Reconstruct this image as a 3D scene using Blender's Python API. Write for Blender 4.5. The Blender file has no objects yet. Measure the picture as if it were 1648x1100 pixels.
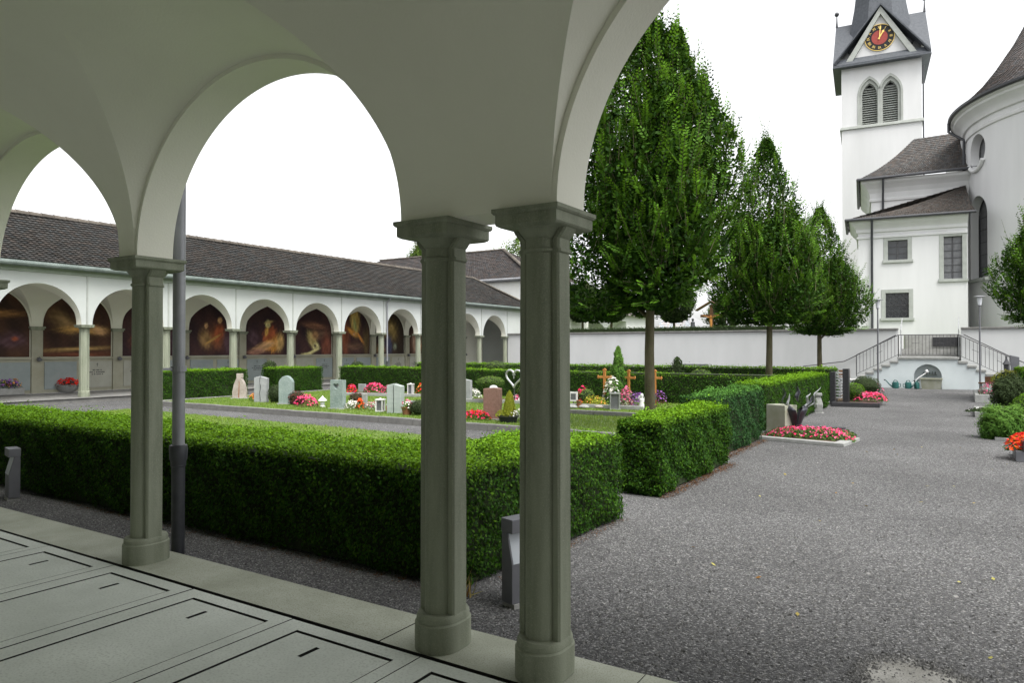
import bpy, bmesh, math, random
import numpy as np
from mathutils import Vector, Matrix

R = math.radians
SC = bpy.context.scene
COL = SC.collection
rng = np.random.default_rng(7)
random.seed(7)

# ------------------------------------------------------------------ camera
EYE = 1.6
YAW, PITCH, FOC = R(32.4), R(0.6), 1144.0
cam_d = bpy.data.cameras.new('camera')
cam_d.sensor_width = 36.0
cam_d.lens = FOC / 1648.0 * 36.0
cam_d.clip_start, cam_d.clip_end = 0.05, 2000
cam = bpy.data.objects.new('camera', cam_d)
COL.objects.link(cam)
cam.location = (0, 0, EYE)
cam.rotation_euler = (R(90) + PITCH, 0, YAW)
SC.camera = cam

# ------------------------------------------------------------------ sky and sun (overcast midday)
SUN_EL, SUN_AZ = R(62), R(116)          # azimuth measured from +Y towards +X
w = bpy.data.worlds.new('World')
SC.world = w
w.use_nodes = True
nt = w.node_tree
nt.nodes.clear()
sky = nt.nodes.new('ShaderNodeTexSky')
sky.sky_type = 'NISHITA'
sky.sun_disc = False
sky.sun_elevation = SUN_EL
sky.sun_rotation = SUN_AZ
sky.air_density, sky.dust_density, sky.ozone_density = 1.0, 3.0, 1.0
hs = nt.nodes.new('ShaderNodeHueSaturation')
hs.inputs['Saturation'].default_value = 0.07
bg = nt.nodes.new('ShaderNodeBackground')
bg.inputs['Strength'].default_value = 0.15
wo = nt.nodes.new('ShaderNodeOutputWorld')
nt.links.new(sky.outputs[0], hs.inputs['Color'])
nt.links.new(hs.outputs[0], bg.inputs[0])
nt.links.new(bg.outputs[0], wo.inputs[0])
sd = bpy.data.lights.new('sun', 'SUN')
sd.energy = 1.5
sd.angle = R(35)
sd.color = (1.0, 0.97, 0.92)
sun = bpy.data.objects.new('sun', sd)
COL.objects.link(sun)
sdir = Vector((math.sin(SUN_AZ) * math.cos(SUN_EL), math.cos(SUN_AZ) * math.cos(SUN_EL), math.sin(SUN_EL)))
sun.rotation_euler = sdir.to_track_quat('Z', 'Y').to_euler()
SC.view_settings.view_transform = 'Standard'
SC.view_settings.look = 'None'
SC.view_settings.gamma = 1.0
SC.view_settings.use_curve_mapping = False
SC.view_settings.exposure = 1.34

# ------------------------------------------------------------------ pixel of the photograph -> place in the world
_F = Vector((-math.sin(YAW) * math.cos(PITCH), math.cos(YAW) * math.cos(PITCH), math.sin(PITCH)))
_Rt = Vector((math.cos(YAW), math.sin(YAW), 0))
_U = _Rt.cross(_F)
ZG = -0.05                                                   # level of the gravel


def ray(px, py):
    return _F + _Rt * ((px - 824) / FOC) + _U * ((550 - py) / FOC)


def at(px, py, z=ZG):
    d = ray(px, py)
    return Vector((0, 0, EYE)) + d * ((z - EYE) / d.z)


def at_y(px, py, y):
    d = ray(px, py)
    return Vector((0, 0, EYE)) + d * (y / d.y)


def at_s(px, py, s):
    return Vector((0, 0, EYE)) + ray(px, py) * s


# ------------------------------------------------------------------ materials
def mat(name, c1, c2=None, scale=4.0, rough=0.85, bump=0.0, bscale=60.0, metal=0.0, spec=0.3, detail=5.0, lo=0.35, hi=0.65, c3=None, stretch=None, bdist=0.01):
    m = bpy.data.materials.new(name)
    m.use_nodes = True
    n, l = m.node_tree.nodes, m.node_tree.links
    b = n['Principled BSDF']
    b.inputs['Roughness'].default_value = rough
    b.inputs['Metallic'].default_value = metal
    b.inputs['Specular IOR Level'].default_value = spec
    tc = n.new('ShaderNodeTexCoord')
    src = tc.outputs['Object']
    if stretch:
        mp = n.new('ShaderNodeMapping')
        mp.inputs['Scale'].default_value = stretch
        l.new(src, mp.inputs[0])
        src = mp.outputs[0]
    if c2 is None:
        b.inputs['Base Color'].default_value = (*c1, 1)
    else:
        t = n.new('ShaderNodeTexNoise')
        t.inputs['Scale'].default_value = scale
        t.inputs['Detail'].default_value = detail
        t.inputs['Roughness'].default_value = 0.6
        l.new(src, t.inputs['Vector'])
        r = n.new('ShaderNodeValToRGB')
        r.color_ramp.elements[0].position = lo
        r.color_ramp.elements[0].color = (*c1, 1)
        r.color_ramp.elements[1].position = hi
        r.color_ramp.elements[1].color = (*c2, 1)
        l.new(t.outputs[0], r.inputs[0])
        out = r.outputs[0]
        if c3 is not None:                                   # fine speckle of a third colour
            t3 = n.new('ShaderNodeTexNoise')
            t3.inputs['Scale'].default_value = bscale
            t3.inputs['Detail'].default_value = 2
            l.new(tc.outputs['Object'], t3.inputs['Vector'])
            r3 = n.new('ShaderNodeValToRGB')
            r3.color_ramp.elements[0].position = 0.5
            r3.color_ramp.elements[0].color = (0, 0, 0, 1)
            r3.color_ramp.elements[1].position = 0.75
            r3.color_ramp.elements[1].color = (1, 1, 1, 1)
            l.new(t3.outputs[0], r3.inputs[0])
            mx = n.new('ShaderNodeMixRGB')
            l.new(r3.outputs[0], mx.inputs[0])
            l.new(out, mx.inputs[1])
            mx.inputs[2].default_value = (*c3, 1)
            out = mx.outputs[0]
        l.new(out, b.inputs['Base Color'])
    if bump:
        t2 = n.new('ShaderNodeTexNoise')
        t2.inputs['Scale'].default_value = bscale
        t2.inputs['Detail'].default_value = 4
        l.new(tc.outputs['Object'], t2.inputs['Vector'])
        bp = n.new('ShaderNodeBump')
        bp.inputs['Strength'].default_value = bump
        bp.inputs['Distance'].default_value = bdist
        l.new(t2.outputs[0], bp.inputs['Height'])
        l.new(bp.outputs[0], b.inputs['Normal'])
    return m


def leafmat(name, dark, light, young_lit=None, trans=0.35, rough=0.45):
    """one random tone for each leaf; the float attribute 'young' blends in the colour of new growth, and of hedge tops painted as lit"""
    m = bpy.data.materials.new(name)
    m.use_nodes = True
    n, l = m.node_tree.nodes, m.node_tree.links
    n.remove(n['Principled BSDF'])
    out = n['Material Output']
    g = n.new('ShaderNodeNewGeometry')
    r = n.new('ShaderNodeMixRGB')
    r.inputs[1].default_value = (*dark, 1)
    r.inputs[2].default_value = (*light, 1)
    l.new(g.outputs['Random Per Island'], r.inputs[0])
    colour = r.outputs[0]
    if young_lit:
        a = n.new('ShaderNodeAttribute')
        a.attribute_name = 'young_lit'
        r2 = n.new('ShaderNodeMixRGB')
        l.new(a.outputs['Fac'], r2.inputs[0])
        l.new(colour, r2.inputs[1])
        r2.inputs[2].default_value = (*young_lit, 1)
        colour = r2.outputs[0]
    p = n.new('ShaderNodeBsdfPrincipled')
    p.inputs['Roughness'].default_value = 0.6
    p.inputs['Specular IOR Level'].default_value = 0.12
    l.new(colour, p.inputs['Base Color'])
    t = n.new('ShaderNodeBsdfTranslucent')
    hsv = n.new('ShaderNodeHueSaturation')
    hsv.inputs['Hue'].default_value = 0.485
    hsv.inputs['Value'].default_value = 1.25
    l.new(colour, hsv.inputs['Color'])
    l.new(hsv.outputs[0], t.inputs['Color'])
    mx = n.new('ShaderNodeMixShader')
    mx.inputs[0].default_value = trans
    l.new(p.outputs[0], mx.inputs[1])
    l.new(t.outputs[0], mx.inputs[2])
    l.new(mx.outputs[0], out.inputs['Surface'])
    return m


def attrmat(name, rough=0.85, attr='tint', spec=0.2, noise=0.0, nscale=30, bump=0.0):
    m = bpy.data.materials.new(name)
    m.use_nodes = True
    n, l = m.node_tree.nodes, m.node_tree.links
    b = n['Principled BSDF']
    b.inputs['Roughness'].default_value = rough
    b.inputs['Specular IOR Level'].default_value = spec
    a = n.new('ShaderNodeAttribute')
    a.attribute_name = attr
    col = a.outputs['Color']
    if noise:
        tc = n.new('ShaderNodeTexCoord')
        t = n.new('ShaderNodeTexNoise')
        t.inputs['Scale'].default_value = nscale
        t.inputs['Detail'].default_value = 4
        l.new(tc.outputs['Object'], t.inputs['Vector'])
        mr = n.new('ShaderNodeMapRange')
        mr.inputs['To Min'].default_value = 1 - noise
        mr.inputs['To Max'].default_value = 1 + noise
        l.new(t.outputs[0], mr.inputs[0])
        mm = n.new('ShaderNodeVectorMath')
        mm.operation = 'SCALE'
        l.new(col, mm.inputs[0])
        l.new(mr.outputs[0], mm.inputs['Scale'])
        col = mm.outputs[0]
        if bump:
            bp = n.new('ShaderNodeBump')
            bp.inputs['Strength'].default_value = bump
            bp.inputs['Distance'].default_value = 0.01
            l.new(t.outputs[0], bp.inputs['Height'])
            l.new(bp.outputs[0], b.inputs['Normal'])
    l.new(col, b.inputs['Base Color'])
    return m


def gravelmat():
    m = bpy.data.materials.new('gravel')
    m.use_nodes = True
    n, l = m.node_tree.nodes, m.node_tree.links
    b = n['Principled BSDF']
    b.inputs['Roughness'].default_value = 0.9
    b.inputs['Specular IOR Level'].default_value = 0.15
    tc = n.new('ShaderNodeTexCoord')
    v = n.new('ShaderNodeTexVoronoi')
    v.inputs['Scale'].default_value = 110
    l.new(tc.outputs['Object'], v.inputs['Vector'])
    sep = n.new('ShaderNodeSeparateColor')
    l.new(v.outputs['Color'], sep.inputs[0])
    r = n.new('ShaderNodeValToRGB')
    e = r.color_ramp.elements
    e[0].position, e[0].color = 0.0, (0.044, 0.044, 0.0445, 1)
    e[1].position, e[1].color = 1.0, (0.33, 0.328, 0.32, 1)
    x = e.new(0.55); x.color = (0.092, 0.0915, 0.092, 1)
    x = e.new(0.9); x.color = (0.17, 0.169, 0.168, 1)
    l.new(sep.outputs[0], r.inputs[0])
    big = n.new('ShaderNodeTexNoise')
    big.inputs['Scale'].default_value = 0.55
    big.inputs['Detail'].default_value = 6
    l.new(tc.outputs['Object'], big.inputs['Vector'])
    mr = n.new('ShaderNodeMapRange')
    mr.inputs['From Min'].default_value = 0.3
    mr.inputs['From Max'].default_value = 0.7
    mr.inputs['To Min'].default_value = 0.82
    mr.inputs['To Max'].default_value = 1.16
    l.new(big.outputs[0], mr.inputs[0])
    sc = n.new('ShaderNodeVectorMath')
    sc.operation = 'SCALE'
    l.new(r.outputs[0], sc.inputs[0])
    l.new(mr.outputs[0], sc.inputs['Scale'])
    l.new(sc.outputs[0], b.inputs['Base Color'])
    bp = n.new('ShaderNodeBump')
    bp.invert = True
    bp.inputs['Strength'].default_value = 0.9
    bp.inputs['Distance'].default_value = 0.008
    l.new(v.outputs['Distance'], bp.inputs['Height'])
    l.new(bp.outputs[0], b.inputs['Normal'])
    return m


M = {}
M['plaster'] = mat('plaster', (0.74, 0.74, 0.70), (0.80, 0.80, 0.77), 0.8, 0.9, 0.12, 90)
M['aisle_plaster'] = mat('aisle_plaster', (0.77, 0.765, 0.66), (0.86, 0.855, 0.75), 0.45, 0.9, 0.16, 70, detail=8)
M['garden_wall'] = mat('garden_wall', (0.46, 0.47, 0.468), (0.515, 0.523, 0.522), 0.9, 0.9, 0.12, 60, stretch=(1, 1, 0.35), detail=8)
M['church_plaster'] = mat('church_plaster', (0.57, 0.575, 0.572), (0.64, 0.643, 0.642), 0.7, 0.9, 0.12, 40, stretch=(1, 1, 0.14), detail=8)
M['column_stone'] = mat('column_stone', (0.165, 0.182, 0.128), (0.27, 0.29, 0.22), 3.0, 0.85, 0.4, 160, c3=(0.30, 0.315, 0.245), stretch=(3.2, 3.2, 0.32), lo=0.3, hi=0.62, bdist=0.004)
M['wing_plaster'] = mat('wing_plaster', (0.43, 0.452, 0.437), (0.485, 0.507, 0.49), 0.6, 0.9, 0.1, 60)
M['trim_stone'] = mat('trim_stone', (0.317, 0.334, 0.308), (0.387, 0.405, 0.378), 2.5, 0.85, 0.1, 80)
M['paving'] = mat('paving', (0.45, 0.48, 0.425), (0.60, 0.63, 0.57), 1.1, 0.7, 0.35, 75, c3=(0.38, 0.40, 0.355), bdist=0.004, detail=10)
M['paving_edge'] = mat('paving_edge', (0.32, 0.335, 0.265), (0.43, 0.445, 0.37), 2.5, 0.8, 0.4, 120, c3=(0.22, 0.23, 0.165), bdist=0.004)
M['dark_gap'] = mat('dark_gap', (0.02, 0.02, 0.018))
M['gravel'] = gravelmat()
M['lawn'] = mat('lawn', (0.07, 0.12, 0.022), (0.14, 0.20, 0.045), 5, 0.9, 0.6, 90)
M['kerb_stone'] = mat('kerb_stone', (0.125, 0.124, 0.12), (0.185, 0.182, 0.172), 6, 0.9, 0.5, 120, c3=(0.23, 0.225, 0.21))
M['soil'] = mat('soil', (0.05, 0.035, 0.022), (0.10, 0.07, 0.045), 12, 0.95, 0.6, 60)
M['zinc'] = mat('zinc', (0.23, 0.235, 0.25), (0.29, 0.295, 0.31), 5, 0.5, 0, metal=0.3, spec=0.5)
M['cast_iron'] = mat('cast_iron', (0.03, 0.032, 0.038), (0.05, 0.052, 0.058), 9, 0.5, 0.1, 120, spec=0.5)
M['copper_gutter'] = mat('copper_gutter', (0.10, 0.125, 0.115), (0.16, 0.19, 0.175), 3, 0.55, 0, spec=0.4)
M['green_trim'] = mat('green_trim', (0.27, 0.31, 0.26), (0.33, 0.37, 0.32), 3, 0.7)
M['tile'] = attrmat('tile', 0.85, noise=0.35, nscale=22, bump=0.3)
M['slate'] = mat('slate', (0.045, 0.052, 0.062), (0.072, 0.08, 0.092), 6, 0.55, 0.3, 40, spec=0.4)
M['wood_dark'] = mat('wood_dark', (0.09, 0.045, 0.022), (0.15, 0.08, 0.04), 8, 0.6)
M['wood_cross'] = mat('wood_cross', (0.34, 0.14, 0.035), (0.45, 0.21, 0.055), 10, 0.5, stretch=(1, 1, 0.15))
M['bark'] = mat('bark', (0.045, 0.038, 0.020), (0.11, 0.095, 0.06), 5, 0.9, 0.6, 40, stretch=(1, 1, 0.3), c3=(0.07, 0.085, 0.025))
M['hedge_core'] = mat('hedge_core', (0.012, 0.02, 0.006), (0.025, 0.038, 0.012), 20, 0.95)
M['hedge_leaf'] = leafmat('hedge_leaf', (0.007, 0.024, 0.002), (0.026, 0.088, 0.005), (0.185, 0.37, 0.014), 0.28)  # dark tones deepened for shaded hedge sides; pale one for new growth and light
M['yew_leaf'] = leafmat('yew_leaf', (0.008, 0.032, 0.008), (0.024, 0.074, 0.020), (0.10, 0.25, 0.035), 0.15)
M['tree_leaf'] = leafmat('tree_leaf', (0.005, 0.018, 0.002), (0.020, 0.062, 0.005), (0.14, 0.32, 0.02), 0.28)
M['far_leaf'] = leafmat('far_leaf', (0.010, 0.022, 0.007), (0.028, 0.05, 0.016), (0.07, 0.12, 0.03), 0.2)
M['bush_leaf'] = leafmat('bush_leaf', (0.03, 0.07, 0.015), (0.08, 0.15, 0.035), (0.17, 0.25, 0.04), 0.3)
M['dark_bush_leaf'] = leafmat('dark_bush_leaf', (0.012, 0.022, 0.008), (0.03, 0.05, 0.016), (0.06, 0.09, 0.03), 0.15)
M['gold_leaf'] = leafmat('gold_leaf', (0.16, 0.20, 0.02), (0.34, 0.38, 0.035), (0.45, 0.46, 0.06), 0.4)
M['juniper_leaf'] = leafmat('juniper_leaf', (0.035, 0.10, 0.014), (0.085, 0.20, 0.03), (0.17, 0.31, 0.05), 0.3)
M['grass_blade'] = leafmat('grass_blade', (0.07, 0.15, 0.018), (0.15, 0.27, 0.035), (0.27, 0.34, 0.075), 0.35)
M['red_foliage'] = leafmat('red_foliage', (0.05, 0.018, 0.015), (0.13, 0.05, 0.035), None, 0.2)
M['grey_foliage'] = leafmat('grey_foliage', (0.12, 0.16, 0.10), (0.32, 0.36, 0.26), None, 0.2)


def petal(name, a, b):
    M[name] = leafmat(name, a, b, None, 0.25, 0.6)


petal('pink_petal', (0.62, 0.05, 0.16), (0.80, 0.20, 0.34))
petal('rose_petal', (0.70, 0.02, 0.10), (0.85, 0.08, 0.20))
petal('red_petal', (0.62, 0.015, 0.012), (0.80, 0.06, 0.03))
petal('scarlet_petal', (0.75, 0.07, 0.012), (0.85, 0.16, 0.03))
petal('white_petal', (0.70, 0.68, 0.60), (0.85, 0.84, 0.80))
petal('violet_petal', (0.20, 0.06, 0.30), (0.40, 0.16, 0.50))
petal('orange_petal', (0.75, 0.28, 0.05), (0.85, 0.45, 0.12))
petal('yellow_petal', (0.65, 0.50, 0.05), (0.80, 0.68, 0.15))
petal('heather_petal', (0.38, 0.10, 0.18), (0.55, 0.26, 0.30))
M['green_slate'] = mat('green_slate', (0.177, 0.231, 0.218), (0.245, 0.299, 0.279), 5, 0.8, 0.7, 30, c3=(0.286, 0.340, 0.320), bdist=0.02)
M['grey_stone'] = mat('grey_stone', (0.238, 0.248, 0.252), (0.310, 0.320, 0.324), 6, 0.8, 0.3, 60)
M['pink_stone'] = mat('pink_stone', (0.280, 0.238, 0.210), (0.378, 0.336, 0.301), 5, 0.9, 0.7, 25, bdist=0.02)
M['green_grey_stone'] = mat('green_grey_stone', (0.280, 0.322, 0.301), (0.350, 0.392, 0.371), 3, 0.8, 0.2, 40, stretch=(1, 1, 4))
M['red_granite'] = mat('red_granite', (0.180, 0.098, 0.075), (0.255, 0.150, 0.120), 14, 0.55, 0.1, 80, c3=(0.315, 0.210, 0.173))
M['black_granite'] = mat('black_granite', (0.018, 0.018, 0.02), (0.035, 0.035, 0.038), 20, 0.3, spec=0.5)
M['light_granite'] = mat('light_granite', (0.238, 0.244, 0.231), (0.317, 0.323, 0.310), 10, 0.8, 0.2, 90, c3=(0.185, 0.185, 0.178))
M['mossy_stone'] = mat('mossy_stone', (0.225, 0.232, 0.165), (0.300, 0.307, 0.262), 3, 0.85, 0.2, 70)
M['white_paint'] = mat('white_paint', (0.663, 0.663, 0.654), None, rough=0.5)
M['dark_metal'] = mat('dark_metal', (0.035, 0.036, 0.045), (0.075, 0.075, 0.09), 6, 0.32, metal=0.6, spec=0.5)
M['bright_metal'] = mat('bright_metal', (0.45, 0.46, 0.47), (0.62, 0.63, 0.64), 6, 0.3, metal=0.7, spec=0.5)
M['grey_metal'] = mat('grey_metal', (0.13, 0.133, 0.145), (0.16, 0.163, 0.178), 4, 0.5, metal=0.4, spec=0.5)
M['lamp_face'] = mat('lamp_face', (0.36, 0.39, 0.42), (0.42, 0.45, 0.48), 3, 0.35, spec=0.5)
M['rail_iron'] = mat('rail_iron', (0.05, 0.05, 0.052), (0.085, 0.085, 0.088), 12, 0.5, metal=0.3)
M['glass_dark'] = mat('glass_dark', (0.025, 0.028, 0.032), (0.045, 0.05, 0.055), 2, 0.12, spec=0.5)
M['lead_glass'] = mat('lead_glass', (0.10, 0.103, 0.11), (0.15, 0.153, 0.16), 5, 0.3, spec=0.5)
M['gold'] = mat('gold', (0.75, 0.52, 0.14), (0.85, 0.64, 0.22), 10, 0.35, metal=0.5)
M['clock_black'] = mat('clock_black', (0.012, 0.012, 0.014), None, rough=0.5)
M['clock_red'] = mat('clock_red', (0.288, 0.048, 0.040), (0.336, 0.064, 0.052), 6, 0.6)
M['plaque_grey'] = mat('plaque_grey', (0.225, 0.259, 0.255), (0.270, 0.304, 0.300), 2, 0.6)
M['plaque_beige'] = mat('plaque_beige', (0.315, 0.315, 0.262), (0.367, 0.367, 0.315), 2, 0.75)
M['dado'] = mat('dado', (0.288, 0.280, 0.208), (0.344, 0.336, 0.264), 2, 0.8)
M['can_green'] = mat('can_green', (0.007, 0.066, 0.061), (0.012, 0.094, 0.083), 5, 0.4, spec=0.5)
M['lamp_glass'] = mat('lamp_glass', (0.72, 0.74, 0.78), None, rough=0.25, spec=0.5)
M['candle_red'] = mat('candle_red', (0.50, 0.02, 0.02), None, rough=0.3, spec=0.5)
M['terracotta'] = mat('terracotta', (0.20, 0.085, 0.04), (0.28, 0.13, 0.07), 8, 0.8)
M['black_plastic'] = mat('black_plastic', (0.02, 0.022, 0.024), None, rough=0.5)
M['concrete'] = mat('concrete', (0.252, 0.252, 0.238), (0.322, 0.322, 0.308), 6, 0.9, 0.3, 80)
M['paint_mural'] = attrmat('paint_mural', 0.8, noise=0.25, nscale=9)
M['terrace_grass'] = mat('terrace_grass', (0.06, 0.10, 0.03), (0.11, 0.15, 0.05), 1, 0.9)

# ------------------------------------------------------------------ things and parts


def tag(o, label=None, cat=None, group=None, kind=None):
    if label: o['label'] = label
    if cat: o['category'] = cat
    if group: o['group'] = group
    if kind: o['kind'] = kind
    return o


def thing(name, label, cat, loc=(0, 0, 0), rz=0.0, group=None):
    o = bpy.data.objects.new(name, None)
    COL.objects.link(o)
    o.empty_display_size = 0.2
    o.location = loc
    o.rotation_euler = (0, 0, rz)
    return tag(o, label, cat, group)


def world_loc(o):
    v = Vector((0, 0, 0))
    while o is not None:
        v += o.location
        o = o.parent
    return v


def copy_tree(o, parent=None):
    c = o.copy()
    COL.objects.link(c)
    c.parent = parent
    for ch in list(o.children):
        copy_tree(ch, c)
    return c


class MB:
    """collects faces and links them as ONE mesh object; vertices are in world space unless local=True"""

    def __init__(s):
        s.v, s.f, s.m, s.c = [], [], [], []

    def add(s, vs, fs, mi=0, col=None):
        b = len(s.v)
        s.v += [tuple(p) for p in vs]
        for f in fs:
            s.f.append(tuple(b + i for i in f))
            s.m.append(mi)
            s.c.append(col)
        return s

    def box(s, x0, x1, y0, y1, z0, z1, mi=0, taper=0.0):
        t = taper
        return s.add([(x0, y0, z0), (x1, y0, z0), (x1, y1, z0), (x0, y1, z0), (x0 + t, y0 + t, z1), (x1 - t, y0 + t, z1), (x1 - t, y1 - t, z1), (x0 + t, y1 - t, z1)],
                     [(3, 2, 1, 0), (4, 5, 6, 7), (0, 1, 5, 4), (1, 2, 6, 5), (2, 3, 7, 6), (3, 0, 4, 7)], mi)

    def prism(s, poly, z0, z1, mi=0):
        n = len(poly)
        return s.add([(x, y, z0) for x, y in poly] + [(x, y, z1) for x, y in poly],
                     [tuple(range(n - 1, -1, -1)), tuple(range(n, 2 * n))] + [(i, (i + 1) % n, n + (i + 1) % n, n + i) for i in range(n)], mi)

    def slab(s, pts, d, mi=0):
        """a planar outline of 3-D points pushed along the vector d"""
        n = len(pts)
        d = Vector(d)
        a = [Vector(p) for p in pts]
        return s.add(a + [p + d for p in a], [tuple(range(n - 1, -1, -1)), tuple(range(n, 2 * n))] + [(i, (i + 1) % n, n + (i + 1) % n, n + i) for i in range(n)], mi)

    def loft(s, rings, mi=0, cap=True):
        n = len(rings[0])
        vs = [p for r in rings for p in r]
        fs = [(k * n + i, k * n + (i + 1) % n, (k + 1) * n + (i + 1) % n, (k + 1) * n + i) for k in range(len(rings) - 1) for i in range(n)]
        if cap:
            fs += [tuple(range(n - 1, -1, -1)), tuple(range((len(rings) - 1) * n, len(rings) * n))]
        return s.add(vs, fs, mi)

    def lathe(s, prof, c=(0, 0, 0), n=20, mi=0, cap=True, sx=1.0, sy=1.0):
        return s.loft([[(c[0] + sx * r * math.cos(2 * math.pi * i / n), c[1] + sy * r * math.sin(2 * math.pi * i / n), c[2] + z) for i in range(n)] for r, z in prof], mi, cap)

    def tube(s, pts, rad, n=8, mi=0, flat=1.0):
        pts = [Vector(p) for p in pts]
        if not isinstance(rad, (list, tuple)):
            rad = [rad] * len(pts)
        rings, prev = [], None
        for i, p in enumerate(pts):
            t = (pts[min(i + 1, len(pts) - 1)] - pts[max(i - 1, 0)]).normalized()
            if prev is None:
                u = t.cross(Vector((0, 0, 1)))
                if u.length < 0.1: u = t.cross(Vector((1, 0, 0)))
            else:
                u = prev - t * prev.dot(t)
            u.normalize()
            prev = u
            v = t.cross(u)
            rings.append([p + (u * math.cos(2 * math.pi * k / n) + v * flat * math.sin(2 * math.pi * k / n)) * rad[i] for k in range(n)])
        return s.loft(rings, mi)

    def build(s, name, mats, parent=None, smooth=False, bevel=0.0, local=False, sharp=35):
        if not isinstance(mats, (list, tuple)): mats = [mats]
        off = Vector((0, 0, 0)) if (local or parent is None) else world_loc(parent)
        me = bpy.data.meshes.new(name)
        me.from_pydata([(p[0] - off.x, p[1] - off.y, p[2] - off.z) for p in s.v], [], s.f)
        for m in mats: me.materials.append(m)
        if len(mats) > 1: me.polygons.foreach_set('material_index', s.m)
        if any(c is not None for c in s.c):
            a = me.color_attributes.new('tint', 'FLOAT_COLOR', 'CORNER')
            data = []
            for p, c in zip(me.polygons, s.c):
                data += (list(c or (0.5, 0.5, 0.5)) + [1.0]) * p.loop_total
            a.data.foreach_set('color', data)
        bm = bmesh.new()
        bm.from_mesh(me)
        bmesh.ops.recalc_face_normals(bm, faces=bm.faces)
        bm.to_mesh(me)
        bm.free()
        o = bpy.data.objects.new(name, me)
        COL.objects.link(o)
        o.parent = parent
        if smooth:
            me.polygons.foreach_set('use_smooth', [True] * len(me.polygons))
            me.set_sharp_from_angle(angle=R(sharp))
        if bevel:
            b = o.modifiers.new('bevel', 'BEVEL')
            b.width = bevel
            b.segments = 2
            b.limit_method = 'ANGLE'
        return o


def build_np(name, v, k, mat_, parent=None, young_lit=None, local=False):
    """polygons of k corners each from an (n*k, 3) array"""
    off = np.zeros(3) if (local or parent is None) else np.array(world_loc(parent))
    v = (np.asarray(v) - off).astype(np.float32)
    nf = len(v) // k
    me = bpy.data.meshes.new(name)
    me.vertices.add(len(v))
    me.vertices.foreach_set('co', v.ravel())
    me.loops.add(nf * k)
    me.loops.foreach_set('vertex_index', np.arange(nf * k, dtype=np.int32))
    me.polygons.add(nf)
    me.polygons.foreach_set('loop_start', np.arange(0, nf * k, k, dtype=np.int32))
    me.polygons.foreach_set('loop_total', np.full(nf, k, dtype=np.int32))
    me.update(calc_edges=True)
    if young_lit is not None:
        a = me.attributes.new('young_lit', 'FLOAT', 'POINT')
        a.data.foreach_set('value', np.repeat(young_lit, k).astype(np.float32))
    me.materials.append(mat_)
    o = bpy.data.objects.new(name, me)
    COL.objects.link(o)
    o.parent = parent
    return o


def unit(a):
    return a / np.maximum(np.linalg.norm(a, axis=1, keepdims=True), 1e-9)


def leaves(c, nrm, L, W, along=None):
    """rhombic leaves at c, facing nrm, (n*4, 3)"""
    n = len(c)
    nrm = unit(nrm)
    if along is None:
        along = rng.normal(size=(n, 3))
    a = along - nrm * np.sum(along * nrm, axis=1, keepdims=True)
    a = unit(a)
    b = np.cross(nrm, a)
    L = np.broadcast_to(np.asarray(L, float).reshape(-1, 1), (n, 1))
    W = np.broadcast_to(np.asarray(W, float).reshape(-1, 1), (n, 1))
    out = np.stack([c - a * L / 2, c - a * L * 0.05 + b * W / 2, c + a * L / 2, c - a * L * 0.05 - b * W / 2], axis=1)
    return out.reshape(-1, 3)


def discs(c, nrm, rad):
    n = len(c)
    nrm = unit(nrm)
    a = rng.normal(size=(n, 3))
    a = unit(a - nrm * np.sum(a * nrm, axis=1, keepdims=True))
    b = np.cross(nrm, a)
    rad = np.broadcast_to(np.asarray(rad, float).reshape(-1, 1), (n, 1))
    out = np.stack([c + (a * math.cos(t) + b * math.sin(t)) * rad * (1.0 if i % 2 == 0 else 0.8) for i, t in enumerate([j * math.pi / 3 for j in range(6)])], axis=1)
    return out.reshape(-1, 3)


def cut(o, cutters, world=False):
    """boolean difference, kept as plain mesh"""
    off = world_loc(o) if world else Vector((0, 0, 0))
    for cm in cutters:
        me = bpy.data.meshes.new('cutter')
        me.from_pydata([(p[0] - off.x, p[1] - off.y, p[2] - off.z) for p in cm.v], [], cm.f)
        bm = bmesh.new()
        bm.from_mesh(me)
        bmesh.ops.recalc_face_normals(bm, faces=bm.faces)
        bm.to_mesh(me)
        bm.free()
        co = bpy.data.objects.new('cutter', me)
        COL.objects.link(co)
        co.parent = o.parent
        co.location = o.location
        md = o.modifiers.new('cut', 'BOOLEAN')
        md.operation = 'DIFFERENCE'
        md.object = co
        md.solver = 'EXACT'
        bpy.context.view_layer.update()
        dg = bpy.context.evaluated_depsgraph_get()
        nm = bpy.data.meshes.new_from_object(o.evaluated_get(dg))
        o.modifiers.remove(md)
        old = o.data
        o.data = nm
        nm.name = old.name
        bpy.data.objects.remove(co)
    return o


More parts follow.
